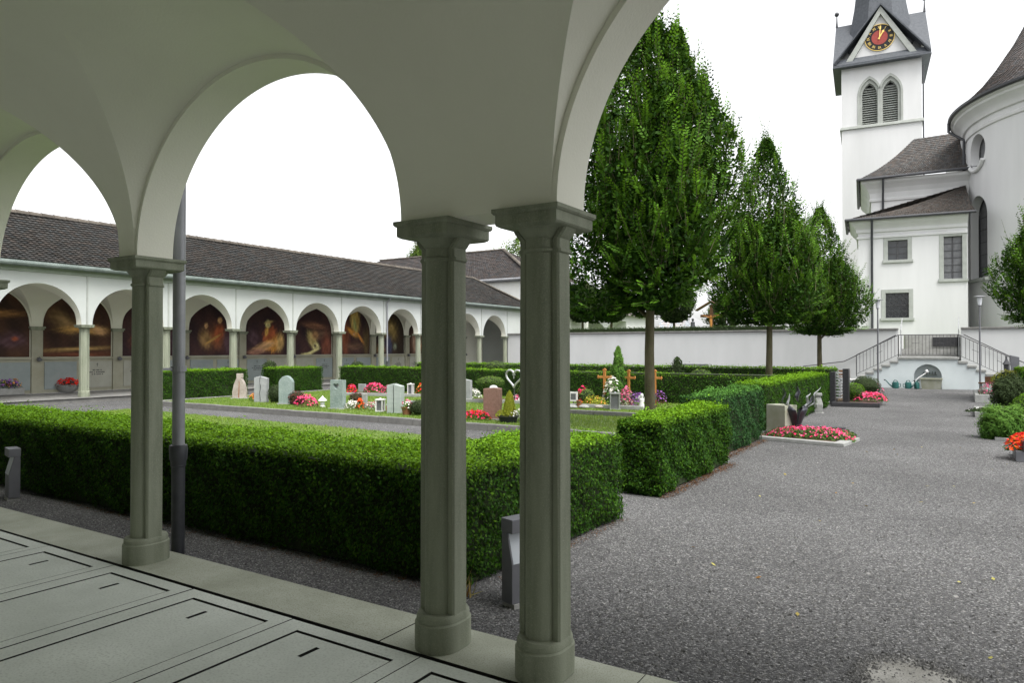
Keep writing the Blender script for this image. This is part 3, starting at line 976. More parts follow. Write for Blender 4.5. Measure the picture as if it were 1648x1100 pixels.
for i in range(len(UY) - 1):
    k = i - 2
    yc = (UY[i] + UY[i + 1]) / 2
    if k >= 9:                                                # last bays show bare plaster
        continue
    NU, NZ = 72, 56
    us = np.linspace(-1, 1, NU + 1)
    top = ZC2 + 1.2 * np.sqrt(np.clip(1 - us ** 2, 0, 1)) - 0.0
    U, T_ = np.meshgrid(us, np.linspace(0, 1, NZ + 1), indexing='ij')
    Z = Z0M + (top[:, None] - Z0M) * T_
    zt = (Z - Z0M) / (ZC2 + 1.2 - Z0M)
    c = paint(MUR.get(k, MUR[0]), U, zt, 40 + i)
    vs = np.stack([np.full_like(U, WBX + 0.012), yc + U * HW, Z], -1).reshape(-1, 3)
    mu = MB()
    mu.add([tuple(p) for p in vs], [(a * (NZ + 1) + b, (a + 1) * (NZ + 1) + b, (a + 1) * (NZ + 1) + b + 1, a * (NZ + 1) + b + 1) for a in range(NU) for b in range(NZ)])
    o = mu.build('mural', M['paint_mural'], wing)
    at_ = o.data.color_attributes.new('tint', 'FLOAT_COLOR', 'POINT')
    at_.data.foreach_set('color', np.concatenate([c.reshape(-1, 3), np.ones((c.shape[0] * c.shape[1], 1))], 1).ravel().astype(np.float32))
# pilasters, ledge, dado and memorial plates
for i, yv_ in enumerate(UY):
    p = MB()
    p.box(WBX, WBX + 0.10, yv_ - 0.17, yv_ + 0.17, WF, ZC2 - 0.12)
    pl = p.build('pilaster', M['dado'], wing)
    cp = MB()
    cp.box(WBX, WBX + 0.13, yv_ - 0.20, yv_ + 0.20, ZC2 - 0.119, ZC2 - 0.06)
    cp.box(WBX, WBX + 0.16, yv_ - 0.23, yv_ + 0.23, ZC2 - 0.059, ZC2)
    cp.build('capital', M['column_stone'], pl)
    lm = MB()
    lm.lathe([(0.02, 1.18), (0.075, 1.2), (0.085, 1.26), (0.03, 1.31), (0.012, 1.34)], (WBX + 0.21, yv_ + 0.02, 0), 12)
    lm.box(WBX + 0.10, WBX + 0.21, yv_ - 0.012, yv_ + 0.03, 1.285, 1.31)
    lm.build('wall_lamp', M['grey_metal'], wing, smooth=True)
for i in range(len(UY) - 1):
    a, b = UY[i] + 0.17, UY[i + 1] - 0.17
    lg = MB()
    lg.box(WBX, WBX + 0.09, a, b, 1.24, 1.32)
    lg.build('ledge', M['dado'], wing, bevel=0.01)
    dd = MB()
    dd.box(WBX, WBX + 0.04, a, b, WF, 1.239)
    dado = dd.build('dado', M['dado'], wing)
    w_ = b - a
    styles = [('plaque_grey', 'plaque_beige'), ('plaque_beige', 'plaque_grey'), ('plaque_grey', 'plaque_grey')][i % 3]
    for j, st in enumerate(styles):
        c0 = a + 0.07 + j * (w_ * 0.52)
        c1 = c0 + w_ * 0.44
        pl = MB()
        pl.box(WBX + 0.04, WBX + 0.065, c0, c1, WF + 0.12, 1.16)
        po = pl.build('plaque', M[st], dado)
        if (i + j) % 2 == 0:
            ins = MB()
            cy = (c0 + c1) / 2
            ins.box(WBX + 0.0651, WBX + 0.068, cy - 0.008, cy + 0.008, 0.98, 1.10)
            ins.box(WBX + 0.0651, WBX + 0.068, cy - 0.035, cy + 0.035, 1.05, 1.062)
            rr = random.Random(i * 7 + j)
            for r_, half in enumerate((0.16, 0.27, 0.19)):
                yy = cy - half
                while yy < cy + half:
                    ln = rr.uniform(0.02, 0.05)
                    ins.box(WBX + 0.0651, WBX + 0.0675, yy, yy + ln, 0.83 - r_ * 0.075, 0.865 - r_ * 0.075)
                    yy += ln + rr.choice([0.012, 0.012, 0.04])
            ins.build('inscription', M['black_granite'], dado)
# the block the wing runs into
chap = thing('chapel', 'white chapel block with hipped tile roof at the far end of the long wing', 'chapel', (-32, 43, 0))
MB().box(-44, -23.2, 39.0, 47, ZG, 6.12).build('wall', M['plaster'], chap)
cr = MB()
ea, eb, ey0, ey1, ez, rz_ = -44.4, -22.8, 38.6, 47.4, 6.1, 8.75
tiles(cr, lambda u, v: Vector((ea + (eb - ea) * u + ((-40 - ea) * (1 - u) + (-28 - eb) * u) * v, ey0 + (43 - ey0) * v, ez + (rz_ - ez) * v - 0.15 * math.sin(math.pi * v))), 22, 95, (0.048, 0.043, 0.0415), seed=21)
tiles(cr, lambda u, v: Vector((eb + (-28 - eb) * v, ey0 + (ey1 - ey0) * u + (43 - (ey0 + (ey1 - ey0) * u)) * v, ez + (rz_ - ez) * v - 0.15 * math.sin(math.pi * v))), 22, 40, (0.048, 0.043, 0.0415), seed=22)
cr.add([(ea, ey1, ez), (eb, ey1, ez), (-28, 43, rz_), (-40, 43, rz_)], [(0, 1, 2, 3)], 0, base)
crf = cr.build('roof', M['tile'], chap)
rc = MB()
ridge_caps(rc, (-40, 43, rz_ + 0.05), (-28, 43, rz_ + 0.05), 0.4, 0.12)
ridge_caps(rc, (-28, 43, rz_ + 0.05), (eb, ey0, ez + 0.08), 0.4, 0.13)
rc.build('ridge_tile', M['tile'], crf)
MB().tube([(ea, ey0 - 0.05, ez), (eb + 0.05, ey0 - 0.05, ez), (eb + 0.05, ey1, ez)], 0.09, 8).box(-44, -23.1, 38.72, 38.99, ez - 0.12, ez - 0.03).build('gutter', M['zinc'], chap)
db = thing('notice_case', 'pale grey wall case at the corner where wing and garden wall meet', 'notice case', (-22.6, 36.9, ZG))
dm = MB()
dm.box(-22.93, -22.82, 36.5, 37.35, ZG, 1.45)
dm.build('panel', M['plaque_grey'], db)
MB().box(-22.95, -22.79, 36.45, 37.40, 1.451, 1.50).build('frame', M['zinc'], db)

# ------------------------------------------------------------------ garden wall in front of the church terrace, stairs
gw = thing('garden_wall', 'long white rendered terrace wall with a dark coping behind the hedges', 'wall', (-12, 35.9, ZG))
GWT = 2.5
for (x0, x1) in ((-22.95, -2.42), (-0.08, 40)):
    MB().box(x0, x1, 35.7, 36.05, ZG - 0.05, GWT - 0.06).build('wall', M['garden_wall'], gw)
    c = MB()
    xx = x0
    while xx < x1:
        xe = min(x1, xx + 2.0)
        c.box(xx, xe - 0.008, 35.62, 36.12, GWT - 0.058, GWT + 0.02)
        xx = xe
    c.build('coping', M['concrete'] if False else M['kerb_stone'], gw, bevel=0.01)

st = thing('staircase', 'twin flight stone stair with iron railings and a niche fountain front', 'stairs', (-1.245, 34.9, ZG))
SF = 34.1
XL, XR, ZT = -2.31, -0.18, 1.26
NS, TR, RS = 7, 0.31, 0.164
front = MB()
pts = [(XL - NS * TR, ZG)]
for k in range(NS, 0, -1):
    z = ZT - k * RS - 0.10
    pts += [(XL - k * TR, z), (XL - (k - 1) * TR, z)]
pts += [(XL, ZT - 0.10), (XR, ZT - 0.10)]
for k in range(1, NS + 1):
    z = ZT - k * RS - 0.10
    pts += [(XR + (k - 1) * TR, z), (XR + k * TR, z)]
pts += [(XR + NS * TR, ZG)]
front.slab([(x, SF, z) for x, z in pts], (0, 1.59, 0))
M['stair_render'] = mat('stair_render', (0.52, 0.57, 0.58), (0.58, 0.63, 0.64), 1.2, 0.9, 0.1, 60)
fw = front.build('front_wall', M['stair_render'], st)
NCX = (XL + XR) / 2 - 0.0
nr, nz = 0.5, 0.46
cutr = MB()
cutr.slab([(NCX - nr, SF - 0.2, ZG - 0.2), (NCX + nr, SF - 0.2, ZG - 0.2)] + [(NCX + nr * math.cos(math.pi * i / 20), SF - 0.2, nz + nr * math.sin(math.pi * i / 20)) for i in range(21)], (0, 0.55, 0))
cut(fw, [cutr], world=True)
for k in range(1, NS + 1):
    z1 = ZT - k * RS
    for (x0, x1) in ((XL - k * TR - 0.03, XL - (k - 1) * TR), (XR + (k - 1) * TR, XR + k * TR + 0.03)):
        MB().box(x0, x1, SF - 0.05, 35.68, z1 - 0.097, z1).build('tread', M['light_granite'], st, bevel=0.012)
MB().box(XL - 0.04, XR + 0.04, SF - 0.06, 36.2, ZT - 0.097, ZT).build('landing', M['light_granite'], st, bevel=0.012)
ups = MB()
for k in range(1, 3):
    ups.box(-2.40, -0.10, 36.2 + 0.34 * k, 40.0, ZT - 0.1 + (k - 1) * 0.17, ZT + k * 0.17)
ups.box(-2.62, 0.12, 40.0, 40.19, 1.0, 2.30)
ups.build('upper_steps', M['concrete'], st)
cheek = MB()
for (x0, x1) in ((-2.62, -2.425), (-0.075, 0.12)):
    cheek.box(x0, x1, 36.06, 39.2, 1.0, 2.28)
cheek.build('cheek_wall', M['garden_wall'], st)
ib = MB()
ib.box(NCX - 0.2, NCX + 0.32, SF + 0.20, SF + 0.29, 0.50, 0.54)
for k in range(5):
    ib.lathe([(0.025, 0.54), (0.03, 0.6), (0.012, 0.66)], (NCX - 0.14 + k * 0.1, SF + 0.25, 0), 8)
ib.build('niche_taps', M['copper_gutter'], st)


def railing(name, posts_line, parent, h=0.93, spacing=0.125):
    r_ = MB()
    (a, b) = posts_line
    a, b = Vector(a), Vector(b)
    n = max(2, int((Vector((b.x, b.y, 0)) - Vector((a.x, a.y, 0))).length / spacing))
    for i in range(n + 1):
        p = a.lerp(b, i / n)
        t_ = 0.016 if i in (0, n) else 0.008
        r_.box(p.x - t_, p.x + t_, p.y - t_, p.y + t_, p.z + (0.0 if i in (0, n) else 0.10), p.z + h)
    up = Vector((0, 0, h))
    r_.tube([a + up, b + up], 0.018, 6)
    r_.tube([a + Vector((0, 0, .1)), b + Vector((0, 0, .1))], 0.011, 6)
    m_ = a.lerp(b, 0.5)
    for f in (0.3, 0.72) if n > 12 else (0.45,):              # small crosses between the bars
        p = a.lerp(b, f)
        d = (b - a).normalized()
        r_.tube([p - d * 0.13 + Vector((0, 0, h * 0.62)), p + d * 0.13 + Vector((0, 0, h * 0.62))], 0.009, 6)
    return r_.build(name, M['rail_iron'], parent)


railing('railing', ((XL, SF + 0.03, ZT), (XR, SF + 0.03, ZT)), st)
railing('railing', ((XL, SF + 0.03, ZT), (XL - 5.2 * TR, SF + 0.03, ZT - 5.2 * RS)), st)
railing('railing', ((XR, SF + 0.03, ZT), (XR + 6.4 * TR, SF + 0.03, ZT - 6.4 * RS)), st)
hr = MB()
hr.tube([(XL - 0.2, 35.6, ZT + 0.95), (XL - 6.5 * TR, 35.6, ZT - 6.5 * RS + 0.98), (XL - 7.4 * TR, 35.6, ZT - 7.2 * RS + 0.95), (XL - 4.05, 35.6, 0.78), (XL - 4.05, 35.6, 0.1)], 0.02, 8)
hr.build('wall_handrail', M['rail_iron'], st)
hr = MB()
hr.tube([(XR + 0.2, 35.6, ZT + 0.95), (XR + 6.5 * TR, 35.6, ZT - 6.5 * RS + 0.98), (XR + 7.4 * TR, 35.6, ZT - 7.2 * RS + 0.95), (XR + 4.05, 35.6, 0.78), (XR + 4.05, 35.6, 0.1)], 0.02, 8)
hr.build('wall_handrail', M['rail_iron'], st)
pq = MB()
pq.box(-1.25, -0.12, 39.93, 39.995, 1.72, 2.16)
pq.build('iron_grate', M['black_granite'], st)
ph = MB()
for x_ in (-2.36, -0.16):
    ph.tube([(x_, 36.3, 1.3), (x_, 36.3, 2.45), (x_ - 0.0, 37.2, 3.0)], 0.022, 8)
ph.build('post', M['bright_metal'], st)
# trough under the niche
tr = thing('stone_trough', 'grey stone water trough under the stair niche', 'trough', (-1.02, 33.9, ZG))
t_ = MB()
tx0, tx1, ty0, ty1 = -1.50, -0.72, 33.62, 34.04
t_.loft([[(tx0 + .06, ty0 + .05, ZG), (tx1 - .06, ty0 + .05, ZG), (tx1 - .06, ty1, ZG), (tx0 + .06, ty1, ZG)], [(tx0, ty0, .40), (tx1, ty0, .40), (tx1, ty1, .40), (tx0, ty1, .40)]], cap=False)
t_.loft([[(tx0, ty0, .40), (tx1, ty0, .40), (tx1, ty1, .40), (tx0, ty1, .40)], [(tx0 + .07, ty0 + .07, .40), (tx1 - .07, ty0 + .07, .40), (tx1 - .07, ty1 - .07, .40), (tx0 + .07, ty1 - .07, .40)], [(tx0 + .09, ty0 + .09, .15), (tx1 - .09, ty0 + .09, .15), (tx1 - .09, ty1 - .09, .15), (tx0 + .09, ty1 - .09, .15)]], cap=False)
t_.add([(tx0 + .09, ty0 + .09, .15), (tx1 - .09, ty0 + .09, .15), (tx1 - .09, ty1 - .09, .15), (tx0 + .09, ty1 - .09, .15)], [(0, 1, 2, 3)])
t_.build('basin', M['mossy_stone'], tr)
MB().box(tx0 - .015, tx1 + .015, ty0 - .02, ty0 + .001, .34, .405).build('rim', M['mossy_stone'], tr, bevel=.008)
hz = thing('water_spout', 'slim white slanting spout pipe over the stone trough', 'spout', (-1.9, 33.9, 0.1))
MB().tube([(-1.95, 33.75, 0.0), (-1.55, 33.85, 0.42), (-1.28, 34.0, 0.62), (-1.2, 34.25, 0.66)], 0.016, 8).build('pipe', M['white_paint'], hz, smooth=True)
MB().lathe([(0.0, .60), (0.05, .62), (0.06, .67), (0.03, .72), (0, .73)], (-1.28, 34.0, 0.02), 10).build('valve', M['white_paint'], hz, smooth=True)


# ------------------------------------------------------------------ lamps on posts
def post_lamp(x, y, ztop, label):
    r_ = thing('lamp_post', label, 'lamp', (x, y, ZG), group='lamp posts by the stairs')
    MB().lathe([(0.09, 0.0), (0.09, 0.04), (0.035, 0.06), (0.032, 1.2), (0.028, ztop - 0.38)], (0, 0, 0), 12).build('pole', M['grey_metal'], r_, local=True, smooth=True)
    MB().lathe([(0.05, ztop - 0.38), (0.07, ztop - 0.33), (0.095, ztop - 0.06)], (0, 0, 0), 14).build('lamp_glass', M['lamp_glass'], r_, local=True, smooth=True)
    MB().lathe([(0.22, ztop - 0.055), (0.22, ztop - 0.04), (0.06, ztop), (0.0, ztop + 0.005)], (0, 0, 0), 20).build('lamp_cap', M['zinc'], r_, local=True, smooth=True)
    MB().lathe([(0.05, ztop - 0.42), (0.06, ztop - 0.40), (0.05, ztop - 0.375)], (0, 0, 0), 12).build('collar', M['grey_metal'], r_, local=True, smooth=True)
    return r_


post_lamp(-3.05, 33.75, 3.72 - ZG, 'slim post lamp with flat cap before the left stair flight')
post_lamp(0.56, 33.75, 3.72 - ZG, 'slim post lamp with flat cap before the right stair flight')


# bollard lights by the arcade
def bollard(x, y, rz, label):
    r_ = thing('bollard_light', label, 'bollard light', (x, y, ZG), rz, 'low metal path lights by the arcade')
    # side profile: depth (d) and height, extruded across; lamp head overhangs a slanting reflector
    w_ = 0.115
    body = [(-.05, .03), (.055, .03), (.055, .28), (.005, .475), (-.05, .475)]
    MB().slab([(-w_, -d, z) for d, z in body], (2 * w_, 0, 0)).build('body', M['grey_metal'], r_, local=True, bevel=.003)
    MB().box(-w_ - .003, w_ + .003, -.06, .053, .476, .565).build('lamp_head', M['grey_metal'], r_, local=True, bevel=.003)
    MB().add([(-w_ + .01, -.0575, .283), (w_ - .01, -.0575, .283), (w_ - .01, -.0085, .470), (-w_ + .01, -.0085, .470)], [(0, 1, 2, 3)]).build('reflector', M['lamp_face'], r_, local=True)
    MB().box(-w_ + .01, w_ - .01, -.065, .05, -.03, .029).build('foot', M['concrete'], r_, local=True)
    return r_


bollard(-2.43, 3.93, R(72), 'grey metal bollard light at the hedge corner beside the double columns')
bollard(-8.80, 3.66, R(-14), 'grey metal bollard light standing before the long dark hedge at left')

# ------------------------------------------------------------------ hedges
def hedge(name, label, x0, x1, y0, y1, z1, n, leaf, m, rot=0.0, group='clipped hedges of the graveyard', z1b=None, rough=0.02, boxes=None, slope_axis=0):
    """a clipped block: dark woody core and a coat of small leaves; boxes = extra (x0,x1,y0,y1) arms of the same hedge"""
    cx, cy = (x0 + x1) / 2, (y0 + y1) / 2
    root = thing(name, label, 'hedge', (cx, cy, ZG), rot, group)
    bl = [(x0 - cx, x1 - cx, y0 - cy, y1 - cy)] + [(a - cx, b - cx, c - cy, d - cy) for a, b, c, d in (boxes or [])]
    core = MB()
    for a, b, c, d in bl:
        i = 0.05
        core.box(a + i, b - i, c + i, d - i, 0.02, z1 - ZG - i)
    core.build('twigs', M['hedge_core'], root, local=True)
    P, Nn, Ylit = [], [], []
    h = z1 - ZG
    area = sum(2 * ((b - a) + (d - c)) * h + (b - a) * (d - c) for a, b, c, d in bl)
    for a, b, c, d in bl:
        faces = [((b - a) * (d - c) * 1.25, 't'), ((b - a) * h, 'f'), ((b - a) * h * 0.45, 'k'), ((d - c) * h, 'l'), ((d - c) * h, 'r')]
        for ar, f in faces:
            k = int(n * ar / area)
            s, t = rng.uniform(0, 1, k), rng.uniform(0, 1, k)
            zz = h * (0.02 + 0.98 * t)
            if f == 't':
                p = np.column_stack([a + (b - a) * s, c + (d - c) * t, np.full(k, h)]); nn = np.array([0, 0, 1.0])
            elif f == 'f':
                p = np.column_stack([a + (b - a) * s, np.full(k, c), zz]); nn = np.array([0, -1.0, 0])
            elif f == 'k':
                p = np.column_stack([a + (b - a) * s, np.full(k, d), zz]); nn = np.array([0, 1.0, 0])
            elif f == 'l':
                p = np.column_stack([np.full(k, a), c + (d - c) * s, zz]); nn = np.array([-1.0, 0, 0])
            else:
                p = np.column_stack([np.full(k, b), c + (d - c) * s, zz]); nn = np.array([1.0, 0, 0])
            # inside another arm: drop
            keep = np.ones(k, bool)
            for a2, b2, c2, d2 in bl:
                if (a2, b2, c2, d2) != (a, b, c, d):
                    keep &= ~((p[:, 0] > a2 + .02) & (p[:, 0] < b2 - .02) & (p[:, 1] > c2 + .02) & (p[:, 1] < d2 - .02))
            p = p[keep]
            k = len(p)
            lump = np.sin(p[:, 0] * 3.7 + 1.3 * np.sin(p[:, 2] * 5)) * np.sin(p[:, 1] * 4.1 + 2 * np.sin(p[:, 2] * 3.3)) + 0.6 * np.sin(p[:, 0] * 11 + p[:, 1] * 9 + p[:, 2] * 13)
            dep = rough * lump - np.abs(rng.normal(0, 0.022, k)) + rng.exponential(0.009, k)
            # round the arrises
            ez = np.clip((p[:, 2] - (h - 0.09)) / 0.09, 0, 1)
            ex = np.minimum.reduce([p[:, 0] - a, b - p[:, 0], p[:, 1] - c, d - p[:, 1]]) if f == 't' else np.full(k, 1.0)
            if f == 't':
                dep -= 0.03 * np.clip(1 - ex / 0.09, 0, 1) ** 2
                dep += np.where(rng.uniform(size=k) < 0.12, rng.exponential(0.022, k), 0)
            else:
                dep -= 0.03 * ez ** 2 + 0.05 * np.clip(1 - p[:, 2] / 0.14, 0, 1)
            p = p + nn * dep[:, None]
            P.append(p)
            Nn.append(nn * (0.9 if f != 't' else 0.8) + rng.normal(0, 0.55, (k, 3)) + np.array([0, 0, 0.35]))
            y = np.clip(rng.normal(0.60 if f == 't' else 0.03, 0.22 if f == 't' else 0.10, k) + (0.35 * ez if f != 't' else 0), 0, 1)  # tops pale, sides dark: new growth plus sky light painted into the tone
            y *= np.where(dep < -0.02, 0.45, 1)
            Ylit.append(y)
    P, Nn, Ylit = np.concatenate(P), np.concatenate(Nn), np.concatenate(Ylit)
    if z1b is not None:                                        # top drops from z1 to z1b along x
        f = (P[:, 0] - bl[0][0]) / (bl[0][1] - bl[0][0])
        P[:, 2] *= 1 + f * ((z1b - ZG) / h - 1)
    L = leaf * rng.uniform(0.7, 1.3, len(P))
    v = leaves(P, Nn, L, L * 0.58, rng.normal(0, 0.7, (len(P), 3)) + np.array([0, 0, 0.9]))
    build_np('foliage', v, 4, m, root, Ylit, local=True)
    return root


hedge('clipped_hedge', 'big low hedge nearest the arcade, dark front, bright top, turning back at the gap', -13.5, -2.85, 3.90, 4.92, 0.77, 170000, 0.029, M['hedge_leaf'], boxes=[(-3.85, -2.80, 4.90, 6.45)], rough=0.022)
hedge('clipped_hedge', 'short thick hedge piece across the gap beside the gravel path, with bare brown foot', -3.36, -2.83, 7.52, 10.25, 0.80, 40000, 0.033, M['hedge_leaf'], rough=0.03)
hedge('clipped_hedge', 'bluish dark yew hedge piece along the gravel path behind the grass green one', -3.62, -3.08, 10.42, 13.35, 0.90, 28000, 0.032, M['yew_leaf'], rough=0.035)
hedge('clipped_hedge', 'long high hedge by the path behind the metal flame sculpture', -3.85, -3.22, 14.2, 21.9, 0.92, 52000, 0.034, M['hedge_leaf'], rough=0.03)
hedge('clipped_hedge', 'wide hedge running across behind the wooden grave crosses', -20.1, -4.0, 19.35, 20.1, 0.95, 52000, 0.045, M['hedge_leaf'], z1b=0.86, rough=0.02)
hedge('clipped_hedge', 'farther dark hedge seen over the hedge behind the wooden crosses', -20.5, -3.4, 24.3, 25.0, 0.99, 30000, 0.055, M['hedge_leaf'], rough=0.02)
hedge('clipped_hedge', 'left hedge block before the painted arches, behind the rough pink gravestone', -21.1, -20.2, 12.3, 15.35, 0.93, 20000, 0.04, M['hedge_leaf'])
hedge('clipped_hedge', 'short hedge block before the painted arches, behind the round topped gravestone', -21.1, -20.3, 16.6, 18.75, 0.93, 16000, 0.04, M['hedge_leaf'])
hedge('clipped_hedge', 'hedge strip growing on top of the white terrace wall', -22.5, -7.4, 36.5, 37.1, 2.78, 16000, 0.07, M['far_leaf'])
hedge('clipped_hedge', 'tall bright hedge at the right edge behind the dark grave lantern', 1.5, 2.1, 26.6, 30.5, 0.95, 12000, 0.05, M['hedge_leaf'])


# fallen brown needles under the hedge
def litter(name, pts, n, spread, m, size):
    P = []
    for (x, y) in pts:
        P.append(np.column_stack([rng.normal(x, spread, n), rng.normal(y, spread * 1.5, n), np.full(n, ZG + 0.006) + rng.uniform(0, .012, n)]))
    P = np.concatenate(P)
    v = leaves(P, rng.normal(0, .35, (len(P), 3)) + np.array([0, 0, 1]), size, size * 0.4)
    return tag(build_np(name, v, 4, m), kind='stuff')


M['dry_leaf'] = leafmat('dry_leaf', (0.045, 0.022, 0.010), (0.15, 0.075, 0.03), None, 0.2)
litter('leaf_litter', [(-2.80, y) for y in np.arange(7.6, 10.3, .12)] + [(-3.04, y) for y in np.arange(10.5, 13.3, .15)], 60, 0.05, M['dry_leaf'], 0.026)
litter('leaf_litter', [(-2.78, y) for y in np.arange(4.3, 6.4, .12)] + [(x_, 3.86) for x_ in np.arange(-8, -2.9, .2)], 34, 0.035, M['dry_leaf'], 0.018)


# loose stones lying on the near gravel
def stones(name, n):
    d = 2.6 + 9.5 * rng.uniform(0, 1, n) ** 1.25
    a = rng.uniform(-.78, .72, n)
    P = np.stack([d * (_F.x / math.hypot(_F.x, _F.y)) + d * np.tan(a) * _Rt.x, d * (_F.y / math.hypot(_F.x, _F.y)) + d * np.tan(a) * _Rt.y, np.full(n, ZG + .001)], 1)
    ok = (P[:, 1] > 3.34) & ~((P[:, 0] < -2.95) & (P[:, 1] > 3.95))
    P = P[ok]
    edge = [at(*p_) for p_ in ((1372, 1180), (1386, 1096), (1384, 1076), (1400, 1064), (1432, 1060), (1468, 1063), (1490, 1074), (1514, 1078), (1538, 1090), (1566, 1096), (1610, 1180))]
    E = []
    for a_, b_ in zip(edge[:-1], edge[1:]):
        k_ = int(1500 * (b_ - a_).length)
        t_ = rng.uniform(0, 1, (k_, 1))
        E.append(np.array(a_)[None] * (1 - t_) + np.array(b_)[None] * t_ + rng.normal(0, .03, (k_, 3)) * np.array([1, 1, 0]))
    E = np.concatenate(E)
    E[:, 2] = ZG + .003
    P = np.concatenate([P, E])
    n = len(P)
    r_ = rng.gamma(6, .00075, n)[:, None, None]
    base_ = np.array([[1, 0, 0], [0, 1, 0], [-1, 0, 0], [0, -1, 0], [0, 0, .8]], float)
    J = base_[None] + rng.normal(0, .28, (n, 5, 3))
    V = P[:, None, :] + J * r_ * 1.25
    F = [(0, 1, 4), (1, 2, 4), (2, 3, 4), (3, 0, 4)]
    v = np.stack([V[:, f, :] for f in F], 1).reshape(-1, 3)
    tone = np.repeat(np.clip(rng.normal(.28, .22, n), 0, 1) ** 1.4, 4)
    return tag(build_np(name, v, 3, M['loose_stone'], young_lit=tone), kind='stuff')


def fallen(name, n):
    y = rng.uniform(3.6, 16, n)
    x = rng.uniform(-2.4, 1.5, n)
    P = np.column_stack([x, y, np.full(n, ZG + .012)])
    v = leaves(P, rng.normal(0, .25, (n, 3)) + np.array([0, 0, 1]), .05 * rng.uniform(.5, 1.2, n), .026)
    return tag(build_np(name, v, 4, M['fallen_leaf']), kind='stuff')


M['fallen_leaf'] = leafmat('fallen_leaf', (0.20, 0.10, 0.03), (0.36, 0.34, 0.10), None, 0.1)
fallen('leaf_litter', 46)
tuft = rng.normal(0, .05, (160, 3)) * np.array([1.4, .6, 0]) + np.array([-2.92, 3.85, ZG])
tip_ = tuft + rng.normal(0, .05, (160, 3)) + np.array([0, 0, .10])
sd_ = rng.normal(0, .004, (160, 3)) * np.array([1, 1, 0])
tag(build_np('grass', np.stack([tuft - sd_, tuft + sd_, tip_], 1).reshape(-1, 3), 3, M['fallen_leaf']), kind='stuff')
M['loose_stone'] = leafmat('loose_stone', (0.07, 0.069, 0.068), (0.11, 0.109, 0.107), (0.34, 0.335, 0.32), 0.0)
stones('gravel_stones', 75000)

# ------------------------------------------------------------------ trees
def crown_radius(h, R_, hb=0.3, p=1.45):
    h = np.clip(h, 0, 1)
    low = np.sqrt(np.clip(1 - ((hb - h) / hb) ** 2, 0, 1)) * 0.97 + 0.03
    up = 1 - np.clip((h - hb) / (1 - hb), 0, 1) ** p
    return R_ * np.where(h < hb, low, up)


